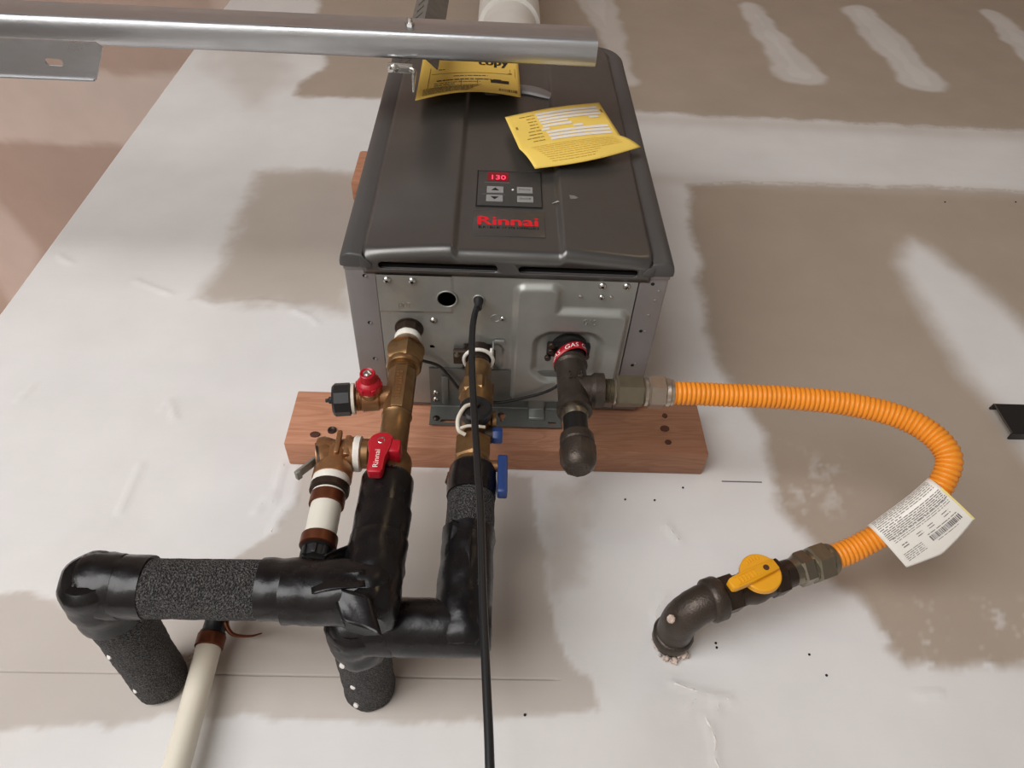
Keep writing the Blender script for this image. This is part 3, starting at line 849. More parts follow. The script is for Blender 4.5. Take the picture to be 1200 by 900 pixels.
# thin sensor wire across the underside
pts = catmull([(-0.1100, -0.1340, HB-.004), (-0.0950, -0.1330, HB-.007), (-0.0775, -0.1242, HB-.006), (-0.0640, -0.1060, HB-.008), (-0.0519, -0.0880, HB-.010), (-0.0300, -0.0740, HB-.011),
               (-0.0050, -0.0680, HB-.012), (0.0250, -0.0760, HB-.011), (0.0549, -0.0921, HB-.013), (0.0700, -0.112, HB-.016), (0.077, -0.140, HB-.014)], 8)
mb = MB(); mb.tube(pts, 0.0019, 8); mb.build('sensor_wire', M['cable'], heater, smooth=60)

# ports
XH, YH = -0.1110, -0.1786
XC, YCo = -0.0300, -0.1450
XG, YG = 0.0770, -0.1590
DN = (0, 0, -1)
mb = MB(); mb.hexnut((XH, YH, HB+.001), DN, 0, .0160, .0150, 8, phase=0.2)
mb.lathe((XH, YH, HB+.001), DN, [(-.0005, .0170), (.002, .0166), (.0024, .014)], 24)
mb.build('hot_port', M['dark_bronze'], heater)
mb = MB(); mb.lathe((XC, YCo, HB+.002), DN, [(0, .0165), (.012, .0165), (.012, .013), (.024, .013)], 24)
mb.box(XC-.030, XC+.020, YCo-.008, YCo+.012, HB-.0105, HB-.003, bevel=.0015)
mb.build('cold_port', M['dark_bronze'], heater)
mb = MB()
for a in (-.0255, .0150): mb.lathe((XC+a, YCo-.004, HB-.0100), DN, [(0, .0034), (.002, .0032), (.0028, .001)], 10)
build_each(mb, 'port_screw', M['nickel'], heater)
mb = MB()
mb.tube([(XC+.0172*math.cos(t), YCo+.0172*math.sin(t), HB-.0145) for t in np.linspace(PI*0.75, PI*2.2, 20)], 0.0022, 8)
mb.obox((XC+.0150, YCo-.0120, HB-.012), (1, 0, 0), (0, 1, 0), (0, 0, 1), .0035, .006, .007, bevel=.0008)
mb.build('white_clip', M['ptfe'], heater)
mb = MB(); mb.box(XC+.016, XC+.018, YCo-.020, YCo+.014, HB-.015, HB-.001, bevel=.0006)
mb.box(XC+.018, XC+.030, YCo-.022, YCo-.018, HB-.004, HB-.0012, bevel=.0006)
mb.build('clip_bracket', M['galv'], heater)
mb = MB(); mb.lathe((XG, YG, HB+.002), DN, [(0, .0215), (.008, .021), (.010, .0175), (.030, .0168)], 28)
mb.box(XG-.027, XG+.024, YG-.010, YG+.008, HB-.012, HB-.003, bevel=.002)
mb.build('gas_port', M['iron_black'], heater)
mb = MB()
for a, b in ((-.0225, -.004), (-.0255, .007), (.0195, .003), (-.0225, -.013)):
    mb.hexnut((XG+a, YG+b, HB-.0118), DN, 0, .005, .0040, 8, ch=.0008)
build_each(mb, 'port_bolt', M['dark_bronze'], heater)
# red warning band wound round the gas port, lettered GAS
tilt = 0.42
def band_pt(a, hh, off=0.0):
    r = 0.0196+off
    return Vector((XG+r*math.cos(a), YG+r*math.sin(a), HB-0.0200 + tilt*r*math.cos(a) + hh))
mb = MB(); mb.grid(lambda u, v: band_pt(2*PI*u, (v-.5)*.0115), 48, 1)
band = mb.build('gas_band', [M['red']], heater, smooth=60, solid=0.0005)
mb = MB()
for a0 in (-PI*0.86, -PI*0.50, -PI*0.16):
    vs, fs = text_shape('GAS')
    mb._faces([band_pt(a0+(a-.5)*0.82, (b-.5)*.0066, .0006) for a, b in vs], fs)
mb.build('band_lettering', M['white_print'], band, smooth=0)

# ================================================================== WOOD
wb = thing('mounting_board', 'reddish wooden board screwed flat to the wall under the water heater', 'board', (0.015, 0.0, 1.925))
mb = MB()
mb.box(-0.2660, 0.2605, -0.0430, -0.0012, 1.9330, 2.0220, bevel=0.0022)
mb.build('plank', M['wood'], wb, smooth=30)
mb = MB()
for (a, b, r, q) in [(-0.2303,1.9483,.0062,.7),(0.2135,1.9951,.0034,1),(0.2103,1.9732,.0058,.8),(0.2113,1.9508,.0042,.8)]:
    mb.lathe((a, -.0430, b), (0, -1, 0), [(0, r), (.0016, r), (.0018, r*.8)], 16, sq=q)
build_each(mb, 'knot', M['wood_dark'], wb)
mb = MB(); 
for a, b in ((-0.2106, 1.9559),):
    mb.lathe((a, -.0430, b), (0, -1, 0), [(0, .0056), (.0018, .0054), (.0022, .004), (.0012, .0022)], 16)
mb.build('screw', M['dark_bronze'], wb)
mb = MB()
for k in range(11):
    xx = -0.112+0.0075*k; mb.box(xx, xx+.0026, -.0446, -.0438, 1.9560, 1.9560+random.uniform(.006, .012))
mb.build('clamp_mark', M['wood_dark'], wb, smooth=0) if False else mb.bm.free()

wb2 = thing('upper_board', 'short wooden board whose end peeks out left of the water heater', 'board', (-0.03, 0.0, 2.53))
mb = MB(); mb.box(-0.2740, 0.17, -0.0440, -0.0012, 2.5300, 2.6450, bevel=0.006)
mb.build('plank', M['wood'], wb2, smooth=30)
mb = MB(); mb.box(-0.15, 0.15, -0.048, -0.0440, 2.535, 2.60, bevel=.001)
mb.build('hanging_plate', M['galv_dark'], wb2)

# ================================================================== HOT SIDE
hv = thing('service_valve', 'brass hot water service valve with red lever and side drain', 'valve', (XH, YH, 1.79))
O_ = Vector((XH, YH, 0))
def at(zz, dx=0.0, dy=0.0): return (XH+dx, YH+dy, zz)
mb = MB(); mb.lathe(at(1.987), DN, [(0, .0135), (.002, .0150), (.006, .0152), (.0085, .0140), (.010, .013)], 26)
mb.crumple(.0006, 160, 2).build('thread_tape', M['ptfe'], hv)
mb = MB()
mb.lathe(at(1.979), DN, [(0, .0130), (.0035, .0150), (.0120, .0190), (.0150, .0212)], 24)
mb.hexnut(at(1.964), DN, 0, .0245, .0226, 6, ch=.004, phase=0.35)
mb.lathe(at(1.941), DN, [(0, .0190), (.004, .0195), (.007, .0180), (.007, .0140)], 24)
mb.build('union_nut', M['brass'], hv)
mb = MB()
mb.lathe(at(1.938), DN, [(0, .0125), (.006, .0140), (.009, .0140)], 24)
mb.lathe(at(1.930), DN, [(0, .0130), (.003, .0156), (.060, .0156), (.063, .0140)], 8, phase=PI/8)
mb.lathe(at(1.868), DN, [(0, .0145), (.003, .0160), (.006, .0145), (.050, .0148), (.058, .0200), (.063, .0212), (.082, .0212), (.087, .0195)], 28)
mb.lathe((XH, YH, 1.816), (-1, 0, 0), [(0, .0125), (.020, .0125), (.022, .0150), (.028, .0150)], 24)
mb.build('valve_body', M['brass'], hv)
mb = MB(); r_ = random.Random(2)
for k in range(9):
    for q_ in range(2): mb.box(XH-.0040+.0034*q_, XH-.0012+.0034*q_, YH-.0152, YH-.0142, 1.8790+.0044*k, 1.8790+.0044*k+r_.choice([.0012, .0022, .0030]))
mb.build('cast_mark', M['brass_bright'], hv, smooth=0)['kind'] = 'stuff'
# drain branch: goes left, slightly down
pd = Vector((XH-.006, YH, 1.8930)); dd = Vector((-1, 0, -0.12)).normalized()
mb = MB(); mb.lathe(pd, dd, [(0, .0115), (.014, .0120), (.016, .0140), (.032, .0145), (.034, .0125), (.038, .0125)], 24)
mb.lathe(pd+dd*.024, (0, -1, 0), [(0, .0125), (.014, .0120), (.016, .0095)], 20)
for k in range(4): mb.lathe(pd+dd*(.0330+.0016*k), dd, [(0, .0128), (.0005, .0136), (.0010, .0128)], 20)
mb.build('drain_branch', M['brass_bright'], hv)
mb = MB(); mb.lathe(pd+dd*.0400, dd, [(0, .0125), (.0004, .0168), (.0034, .0168), (.0040, .0130)], 24)
mb.build('drain_washer', M['grey_zip'], hv)
mb = MB(); mb.lathe(pd+dd*.0440, dd, [(0, .0150), (.0015, .0176), (.0165, .0176), (.0190, .0155)], 10, phase=.3)
mb.lathe(pd+dd*.0628, dd, [(0, .0040), (.004, .0038), (.0055, .0022), (.0080, .0020)], 10)
mb.build('drain_cap', M['black_plastic'], hv)
# red knob faces the room
pk = pd+dd*.024+Vector((0, -.0150, 0))
mb = MB(); mb.lathe(pk, (0, -1, 0), [(0, .0100), (.001, .0128), (.008, .0128), (.0105, .0112), (.0125, .0085), (.0220, .0080), (.0230, .0070), (.0215, .0050)], 20)
for k in range(6):
    a = k*PI/3; mb.obox(pk+Vector((.0118*math.cos(a), -.0045, .0118*math.sin(a))), (math.cos(a), 0, math.sin(a)), (0, 1, 0), (-math.sin(a), 0, math.cos(a)), .004, .008, .005, bevel=.001)
kn = mb.build('drain_knob', M['red'], hv)
mb = MB(); mb.lathe(pk+Vector((0, -.0205, 0)), (0, -1, 0), [(0, .0046), (.0022, .0044), (.0030, .0025), (.0018, .0015)], 12)
mb.build('screw', M['screw'], kn)
# red lever
hub = Vector((-0.1165, -0.2120, 1.8040))
mb = MB(); mb.lathe((hub.x, YH-.014, hub.z), (0, -1, 0), [(0, .0085), (.012, .0085), (.014, .006)], 16)
mb.build('stem', M['brass'], hv)
mb = MB()
mb.lathe(hub+Vector((0, .0120, 0)), (0, -1, 0), [(0, .0120), (.002, .0132), (.010, .0132), (.0125, .0118), (.0130, .0060)], 24)
poly = [(-.0092, .004), (-.0078, -.020), (-.0078, -.0330), (-.0060, -.0368), (.0050, -.0368), (.0068, -.0330), (.0072, -.020), (.0110, -.006), (.0118, .004)]
mb.prism(poly, hub+Vector((-.0015, 0, 0)), (1, 0, 0), (0, 0, 1), (0, -1, 0), -.0075, .0035, inset=.0016)
mb.box(hub.x+.004, hub.x+.0185, hub.y-.002, hub.y+.018, hub.z-.012, hub.z+.004, bevel=.003)
lever = mb.build('lever_handle', M['red'], hv)
mb = MB(); mb.lathe(hub+Vector((0, -.0008, 0)), (0, -1, 0), [(0, .0050), (.0020, .0048), (.0030, .003), (.0014, .0018)], 14)
mb.build('screw', M['screw'], lever)
mb = MB(); mb.text('Rinnai', hub+Vector((-.0018, -.0039, -.0215)), (0, 0, 1), (-1, 0, 0), .0200, .0048)
mb.build('lever_lettering', M['white_print'], lever, smooth=0)

# relief valve
rv = thing('relief_valve', 'bronze pressure relief valve with grey test lever left of the red lever', 'valve', (-0.1645, YH, 1.78))
zr = 1.8120; xr = -0.1640
mb = MB(); mb.lathe((XH-.0285, YH, 1.8155), (-1, 0, 0), [(0, .0150), (.001, .0178), (.0055, .0180), (.0075, .0165), (.0080, .0140)], 26)
mb.crumple(.0006, 170, 5).build('thread_tape', M['ptfe'], rv)
mb = MB()
mb.lathe((XH-.0345, YH, 1.8150), (-1, 0, -.06), [(0, .0130), (.002, .0172), (.007, .0178), (.010, .0160), (.018, .0145), (.024, .0165), (.030, .0185), (.036, .0175)], 28)
mb.lathe((xr, YH, 1.8170), DN, [(0, .0150), (.008, .0175), (.016, .0165), (.022, .0185), (.0330, .0188), (.0335, .0150)], 28)
mb.obox((xr+.003, YH-.0165, 1.8160), (1, 0, 0), (0, 1, 0), (0, 0, 1), .0050, .0060, .028, bevel=.0015)
mb.obox((xr+.012, YH-.0140, 1.8140), (1, 0, 0), (0, 1, 0), (0, 0, 1), .006, .006, .024, bevel=.0018)
mb.build('valve_body', M['brass_bright'], rv)
dl = Vector((-1, -.05, -.28)).normalized(); pb = Vector((xr-.004, YH, 1.8090))
mb = MB(); mb.lathe(pb, dl, [(0, .0160), (.004, .0182), (.010, .0184), (.0115, .0172)], 28)
mb.build('bonnet', M['brass_bright'], rv)
mb = MB(); mb.lathe(pb+dl*.0115, dl, [(0, .0178), (.0022, .0176), (.0026, .0080), (.0040, .0070)], 28)
mb.build('bonnet_disc', M['dark_bronze'], rv)
mb = MB(); lp = pb+dl*.0165
lv = Vector((-.55, -.15, -.82)).normalized(); lw = lv.cross(Vector((0, -1, 0))).normalized()
mb.obox(lp+lv*.006, lv, (0, -1, 0), lw, .032, .0110, .0028, bevel=.0009)
mb.obox(lp+lv*.022-lw*.001, lv, (0, -1, 0), lw, .006, .0115, .0046, bevel=.0012)
mb.build('test_lever', M['galv'], rv)

def ring_profile(r0, r1, hgt): return [(0, r0), (.0008, r1), (hgt-.0008, r1), (hgt, r0)]
dp = thing('drain_pipe', 'short white drain pipe with copper rings hanging from the relief valve', 'pipe', (xr, YH, 1.70))
mb = MB(); mb.lathe((xr, YH, 1.7850), DN, [(0, .0150), (.001, .0178), (.007, .0180), (.010, .0165)], 26)
mb.crumple(.0006, 170, 8).build('thread_tape', M['ptfe'], dp)
mb = MB(); mb.lathe((xr, YH, 1.7765), DN, [(0, .0165), (.001, .0185), (.0075, .0185), (.0090, .0160)], 26); mb.build('adapter', M['dark_bronze'], dp)
mb = MB(); mb.lathe((xr, YH, 1.7680), DN, [(0, .0130), (.0006, .0155), (.0022, .0155), (.003, .0130)], 24); mb.build('sealing_ring', M['ptfe'], dp)
mb = MB(); mb.lathe((xr, YH, 1.7660), DN, ring_profile(.0135, .0162, .0125), 26); mb.build('copper_ring', M['copper'], dp)
mb = MB(); mb.lathe((xr, YH, 1.7650), DN, [(0, .0141), (.047, .0141)], 28); mb.build('plastic_tube', M['white_pipe'], dp)
mb = MB(); mb.lathe((xr, YH, 1.7215), DN, ring_profile(.0140, .0164, .0115), 26); mb.build('copper_ring', M['copper'], dp)
mb = MB(); mb.lathe((xr, YH, 1.7100), DN, [(0, .0130), (.0012, .0150), (.0022, .0120), (.011, .0115)], 20)
for k in range(8):
    a = 2*PI*k/8; mb.obox((xr+.0125*math.cos(a), YH+.0125*math.sin(a), 1.7030), (math.cos(a), math.sin(a), 0), (-math.sin(a), math.cos(a), 0), (0, 0, 1), .003, .004, .009, bevel=.0006)
mb.build('pipe_insert', M['black_plastic'], dp)
pts = catmull([(xr, YH+.004, 1.7065), (xr-.003, YH+.014, 1.7045), (xr-.02, YH+.055, 1.700), (xr-.07, YH+.098, 1.706), (xr-.108, YH+.126, 1.712), (xr-.124, YH+.136, 1.716)], 8)
mb = MB(); mb.tube(pts, .0085, 14); mb.build('connecting_hose', M['black_plastic'], dp)

# lower drain pipe along the wall
ldx, ldy = -0.2900, -0.0275
lp_ = thing('lower_drain_pipe', 'cream white drain pipe running down the wall from under the thick black pipe', 'pipe', (ldx, ldy, 0.0))
mb = MB(); mb.tube([(ldx, ldy, 1.6835), (ldx+.002, ldy, 1.60), (ldx+.004, ldy, 1.45), (ldx+.006, ldy, 0.8), (ldx+.006, ldy, 0.004)], .0122, 28)
mb.build('plastic_tube', M['cream_pipe'], lp_, smooth=60)
mb = MB(); mb.lathe((ldx, ldy, 1.6965), DN, ring_profile(.0122, .0140, .0135), 26); mb.build('copper_ring', M['copper'], lp_)
mb = MB(); mb.tube(catmull([(ldx, ldy, 1.690), (ldx, ldy, 1.705), (ldx+.001, ldy-.004, 1.716), (ldx+.002, ldy-.020, 1.722)], 6), .0112, 16)
mb.lathe((ldx, ldy, 1.699), DN, [(0, .0128), (.0022, .0128)], 20)
mb.build('elbow', M['black_plastic'], lp_, smooth=50)
mb = MB(); pts = catmull([(ldx+.012, ldy-.006, 1.716), (ldx+.014, ldy-.008, 1.704), (ldx+.022, ldy-.004, 1.696), (ldx+.036, ldy+.004, 1.698), (ldx+.046, ldy+.010, 1.704)], 8)
mb.tube(pts, [.0034*(1-.8*k/(len(pts)-1)) for k in range(len(pts))], 8); mb.build('strap_end', M['copper'], lp_, smooth=50)

# insulated pipes
def sleeve(path, r, amp, seed, n=28, step=.004, taper=None, scale=55):
    P_ = resample([Vector(p) for p in path], step)
    rr = [r*(taper(i/(len(P_)-1)) if taper else 1) for i in range(len(P_))]
    q = MB(); q.tube(P_, rr, n); q.crumple(amp, scale, seed); return q
ip = thing('insulated_pipe', 'thick black insulated hot pipe turning left in front and then into the wall', 'pipe', (XH, YH, 1.67))
zh = 1.6695; XE = -0.3380
endcap = lambda k0, k1, w: (lambda t: k0 if t <= 0 else 1 if w < t < 1-w else (k0+(1-k0)*math.sqrt(t/w) if t <= w else k1+(1-k1)*math.sqrt((1-t)/w)))
sleeve([(XH, YH, 1.786), (XH, YH, 1.655)], .0238, .0006, 1).build('foam_sleeve', M['foam'], ip)
sleeve([(XH, YH, zh), (XE-.01, YH, zh-.001)], .0248, .0006, 2).build('foam_sleeve', M['foam'], ip)
sleeve([(XE, YH+.006, zh), (XE+.002, -.001, 1.6600)], .0262, .0014, 3, taper=lambda t: 1-.04*t).build('foam_sleeve', M['foam'], ip)
# tape windings over it
sleeve([(XH, YH, 1.7880), (XH, YH, 1.746)], .0250, .0010, 4, taper=endcap(.88, 1, .12)).build('tape_wrap', M['tape'], ip)
sleeve([(XH+.0005, YH, 1.7490), (XH-.0005, YH, 1.716)], .0255, .0010, 5).build('tape_wrap', M['tape'], ip)
sleeve([(XH, YH, 1.7195), (XH-.0015, YH, 1.660), (XH-.003, YH, 1.6385)], .0262, .0020, 6, taper=endcap(1, .72, .10), scale=60).build('tape_wrap', M['tape'], ip)
sleeve([(XH+.016, YH-.002, zh), (-0.150, YH-.001, zh), (-0.2060, YH, zh)], .0262, .0013, 7, taper=endcap(.7, 1, .10)).build('tape_wrap', M['tape'], ip)
sleeve([(-0.130, YH-.003, zh-.004), (-0.1830, YH-.0025, zh-.004)], .0260, .0018, 8, scale=70).build('tape_wrap', M['tape'], ip)
sleeve([(-0.2960, YH, zh), (-0.3260, YH-.0005, zh+.0005)], .0262, .0010, 9).build('tape_wrap', M['tape'], ip)
sleeve([(-0.3180, YH, zh+.001), (XE-.002, YH, zh+.001), (XE-.014, YH+.002, zh-.002)], .0272, .0022, 10, taper=endcap(.98, .66, .22), scale=48).build('tape_wrap', M['tape'], ip)
sleeve([(XE-.002, YH-.022, zh-.001), (XE-.001, YH+.040, zh-.004)], .0268, .0020, 11, taper=endcap(.72, 1, .18), scale=48).build('tape_wrap', M['tape'], ip)
mb = MB()                                                        # loose tape ends
def flap(a, b, c, d, bend, seed):
    a, b, c, d = map(Vector, (a, b, c, d)); n_ = (b-a).cross(d-a).normalized()
    def S(u, v):
        return a*(1-u)*(1-v)+b*u*(1-v)+c*u*v+d*(1-u)*v + n_*bend*math.sin(PI*v*.7)*(.6+.4*math.sin(5*u+seed))
    mb.grid(S, 8, 8)
flap((-.1420, -.2060, 1.6600), (-.1080, -.2070, 1.6520), (-.0940, -.2090, 1.6180), (-.1280, -.2040, 1.6330), .006, 1)
flap((-.1600, -.2060, 1.6700), (-.1150, -.2080, 1.6740), (-.1130, -.2110, 1.6600), (-.1540, -.2090, 1.6520), .004, 3)
flap((-.1330, -.1900, 1.7080), (-.1360, -.1720, 1.7000), (-.1580, -.1700, 1.6920), (-.1520, -.1950, 1.6930), .005, 4)
build_each(mb, 'loose_tape', M['tape'], ip, solid=.0006, smooth=60)
mb = MB()                                                        # plaster specks on the sleeve by the wall
for (a, b, c) in [(XE-.0105, -.066, 1.6440), (XE-.0090, -.100, 1.6430), (XE-.0070, -.032, 1.6390)]:
    mb.lathe((a, b, c), (-.5, -.6, -.7), [(-.006, .0030), (.0010, .0026), (.0016, .0010)], 9)
build_each(mb, 'plaster_speck', M['compound'], ip)

ic = thing('insulated_pipe', 'shorter black insulated cold pipe turning left behind the hot one into the wall', 'pipe', (XC, YCo, 1.655))
zc_ = 1.6545; XCE = -0.1270
yb_ = YCo+.010                                                 # the run behind the hot pipe sits a little nearer the wall
zc_ = 1.6590
sleeve([(XC-.001, YCo, 1.824), (XC-.003, YCo+.004, 1.680), (XC-.003, yb_, 1.665)], .0236, .0006, 12).build('foam_sleeve', M['foam'], ic)
sleeve([(XC-.004, yb_, zc_), (XCE-.004, yb_, zc_)], .0240, .0005, 13).build('foam_sleeve', M['foam'], ic)
sleeve([(XCE, yb_+.004, zc_), (XCE-.001, -.002, 1.6570)], .0252, .0016, 14).build('foam_sleeve', M['foam'], ic)
sleeve([(XC-.001, YCo, 1.8260), (XC-.002, YCo, 1.7865)], .0249, .0012, 15, taper=endcap(.9, 1, .1)).build('tape_wrap', M['tape'], ic)
sleeve([(XC-.002, YCo, 1.7510), (XC-.004, YCo+.004, 1.690), (XC-.004, yb_, 1.6390)], .0253, .0016, 16, taper=endcap(1, .72, .10)).build('tape_wrap', M['tape'], ic)
sleeve([(XC+.021, yb_, zc_), (-.060, yb_, zc_), (-.0980, yb_, zc_)], .0254, .0009, 17, taper=endcap(.72, 1, .10)).build('tape_wrap', M['tape'], ic)
sleeve([(-.0950, yb_, zc_), (XCE-.024, yb_, zc_)], .0250, .0014, 18, taper=endcap(1, .7, .2)).build('tape_wrap', M['tape'], ic)
sleeve([(XCE, yb_-.016, zc_-.001), (XCE, yb_+.034, zc_-.001)], .0264, .0024, 19, taper=endcap(.7, 1, .15)).build('tape_wrap', M['tape'], ic)
mb = MB()
flap((-.0540, -.1560, 1.7100), (-.0480, -.1680, 1.7500), (-.0300, -.1705, 1.7400), (-.0300, -.1690, 1.7000), .003, 2)
flap((-.0560, -.1500, 1.8180), (-.0500, -.1600, 1.8050), (-.0520, -.1540, 1.7900), (-.0590, -.1450, 1.8080), .002, 5)
build_each(mb, 'loose_tape', M['tape'], ic, solid=.0006, smooth=60)
mb = MB()
for (a, b, c) in [(XCE-.008, -.062, 1.6340), (XCE-.012, -.110, 1.6340), (XCE-.010, -.018, 1.6330)]:
    mb.lathe((a, b, c), (-.3, -.4, -.9), [(-.003, .0030), (.0010, .0026), (.0016, .0010)], 9)
build_each(mb, 'plaster_speck', M['compound'], ic)

# ================================================================== COLD SIDE
cv = thing('service_valve', 'dark brass cold water valve with blue handle behind the black cord', 'valve', (XC, YCo, 1.84))
mb = MB()
mb.lathe((XC, YCo, 1.978), DN, [(0, .0120), (.004, .0150), (.012, .0155), (.020, .0135), (.030, .0145), (.036, .0185), (.060, .0185), (.068, .0160), (.100, .0150), (.106, .0140)], 26)
mb.hexnut((XC-.001, YCo, 1.946), DN, 0, .022, .0205, 6, ch=.003, phase=.2)
mb.hexnut((XC-.002, YCo, 1.864), DN, 0, .030, .0205, 6, ch=.003, phase=.5)
mb.lathe((XC-.002, YCo, 1.836), DN, [(0, .0160), (.004, .0195), (.018, .0195), (.022, .017)], 24)
mb.lathe((XC-.002, YCo, 1.890), (1, 0, 0), [(0, .010), (.018, .010), (.020, .012), (.024, .012)], 18)
mb.build('valve_body', M['brass'], cv)
mb = MB(); mb.lathe((XC, YCo-.014, 1.8850), (0, -1, 0), [(0, .0150), (.004, .0172), (.014, .0172), (.0165, .0150), (.0170, .0040), (.021, .0035)], 26)
mb.build('drain_cap', M['black_plastic'], cv)
mb = MB()
mb.tube(catmull([(XC-.004, YCo-.032, 1.887), (XC-.012, YCo-.034, 1.880), (XC-.018, YCo-.031, 1.867), (XC-.017, YCo-.026, 1.856), (XC-.010, YCo-.022, 1.853)], 8), .0022, 10)
mb.tube(catmull([(XC-.016, YCo-.026, 1.858), (XC-.006, YCo-.027, 1.861), (XC+.010, YCo-.022, 1.864)], 8), .0017, 10)
mb.build('strap', M['grey_zip'], cv, smooth=60)
mb = MB(); mb.hexnut((XC+.018, YCo, 1.8710), (1, 0, 0), 0, .011, .0095, 8, phase=.2); mb.build('drain_knob', M['blue'], cv)
mb = MB(); mb.lathe((XC+.010, YCo, 1.8710), (1, 0, 0), [(0, .009), (.008, .009)], 16); mb.build('drain_stem', M['dark_bronze'], cv)
mb = MB(); mb.lathe((XC+.012, YCo-.008, 1.8240), (1, 0, 0), [(0, .0060), (.012, .0060), (.014, .0045), (.018, .0045)], 16)
mb.build('stem', M['brass_bright'], cv)
mb = MB()
poly = [(-.0105, .012), (-.004, .0165), (.006, .0165), (.0105, .010), (.0100, -.004), (.0075, -.0130), (.0070, -.0290), (.004, -.0320), (-.005, -.0320), (-.0075, -.0290), (-.0080, -.0130)]
mb.prism(poly, (XC+.0290, YCo-.008, 1.8190), (0, 1, 0), (0, 0, 1), (1, 0, 0), -.0050, .0052, inset=.0020)
mb.build('lever_handle', M['blue'], cv)

# power cord hanging from the cabinet
pc = thing('power_cord', 'black power cord hanging straight down from the underside of the water heater', 'cord', (-0.031, -0.2256, 0.0))
pts = catmull([(-0.0310, -0.2256, 2.012), (-0.0318, -0.2262, 1.992), (-0.0350, -0.2230, 1.975), (-0.0365, -0.2190, 1.950), (-0.0350, -0.2120, 1.905), (-0.0316, -0.2060, 1.858), (-0.0262, -0.2030, 1.794),
    (-0.0214, -0.2010, 1.737), (-0.0172, -0.2000, 1.655), (-0.0129, -0.2000, 1.586), (-0.0093, -0.2000, 1.528), (-0.004, -0.2000, 1.40), (-0.002, -0.2000, 0.9), (0.0, -0.2, 0.3), (0.03, -0.2, 0.012)], 10)
mb = MB(); mb.tube(pts, .0035, 14); mb.build('sheath', M['cable'], pc, smooth=60)
mb = MB(); mb.lathe((-0.0310, -0.2256, 2.003), (-.02, .02, -1), [(0, .0056), (.007, .0054), (.010, .0046), (.018, .0042)], 16)
mb.build('grommet', M['black_plastic'], pc)

# ================================================================== GAS SIDE
gt = thing('gas_drip_leg', 'black iron gas tee with capped drip leg below the gas port', 'pipe fitting', (XG, YG, 1.82))
mb = MB()
mb.lathe((XG, YG, 1.972), DN, [(0, .0150), (.0005, .0188), (.007, .0194), (.0095, .0172), (.064, .0172), (.0680, .0194), (.0770, .0194), (.0775, .0140)], 30)
mb.lathe((XG, YG, 1.9290), (1, 0, 0), [(0, .0165), (.020, .0165), (.024, .0195), (.034, .0195), (.0345, .0140)], 30)
mb.build('tee', M['iron'], gt)
mb = MB(); mb.text('3/4', (XG+.002, YG-.0176, 1.936), (1, 0, 0), (0, 0, 1), .016, .012)
mb.build('cast_mark', M['iron'], gt, smooth=0, solid=.0012)
mb = MB(); mb.lathe((XG, YG, 1.8945), DN, [(-.004, .0135), (0, .0150), (.004, .0150), (.009, .0138)], 24); mb.crumple(.0010, 200, 3)
mb.build('thread_sealant', M['nickel'], gt)
mb = MB(); mb.lathe((XG, YG, 1.895), DN, [(0, .0133), (.036, .0133)], 26); mb.build('nipple', M['iron_black'], gt)
mb = MB(); mb.lathe((XG, YG, 1.8610), DN, [(0, .0140), (.0008, .0180), (.010, .0186), (.012, .0172)], 30)
mb.lathe((XG, YG, 1.8500), DN, [(0, .0172), (.004, .0196), (.022, .0190), (.029, .0165), (.0325, .0120)], 10, phase=.25)
mb.crumple(.0007, 300, 4)
mb.build('pipe_cap', M['iron'], gt)
for bx_, by_ in [(XG, YG)]:
    mb = MB()
    for k in range(26):
        a = random.uniform(0, 2*PI); r = .0105*math.sqrt(random.random())
        mb.lathe((bx_+r*math.cos(a), by_+r*math.sin(a), 1.8178), DN, [(-.0010, .0014), (.0004, .0012), (.0010, .0005)], 6)
    mb.build('casting_grain', M['iron'], gt)
mb = MB(); GX = (1, 0, 0); zg = 1.9285
for k in range(6): mb.lathe((XG+.0345+.0019*k, YG, zg), GX, [(0, .0128), (.0009, .0140), (.0018, .0128)], 24)
mb.build('thread', M['olive'], gt)
mb = MB(); mb.lathe((XG+.0445, YG, zg), GX, [(0, .0135), (.0010, .0158), (.003, .0152), (.004, .0135)], 24); mb.crumple(.0007, 200, 1)
mb.build('thread_tape', M['nickel_light'], gt)

fx = thing('gas_hose', 'orange corrugated gas hose looping from the tee down to the yellow shutoff', 'hose', (XG+.05, YG, 1.92))
mb = MB(); mb.hexnut((XG+.0480, YG, zg), GX, 0, .0310, .0183, 6, ch=.002, phase=.5); mb.build('adapter', M['olive'], fx)
mb = MB(); mb.lathe((XG+.0785, YG, zg), GX, [(0, .0140), (.0012, .0164), (.0045, .0164), (.0060, .0150)], 26)
mb.hexnut((XG+.0840, YG, zg), GX, 0, .0200, .0190, 6, ch=.002, phase=.5)
mb.lathe((XG+.1035, YG, zg), GX, [(0, .0160), (.004, .0166), (.006, .0150), (.0085, .0152)], 26)
mb.build('flare_nut', M['nickel_light'], fx)
HOSE = [(0.1855, -0.159, 1.9280), (0.2150, -0.1595, 1.9276), (0.249, -0.16, 1.9262), (0.315, -0.163, 1.922), (0.3782, -0.167, 1.9118), (0.428, -0.17, 1.8935), (0.4560, -0.17, 1.8703),
        (0.4677, -0.165, 1.8440), (0.4615, -0.150, 1.8235), (0.4445, -0.130, 1.8066), (0.4133, -0.105, 1.7920), (0.3813, -0.085, 1.7800), (0.3490, -0.0750, 1.7697)]
PITCH = 0.00525; STEP = PITCH/8
HP = resample(catmull(HOSE, 40), STEP)
mb = MB(); mb.tube(HP, [0.01165 + 0.0018*abs(math.cos(PI*i*STEP/PITCH))**0.8 for i in range(len(HP))], 24)
mb.build('corrugated_tube', M['orange'], fx, smooth=80)
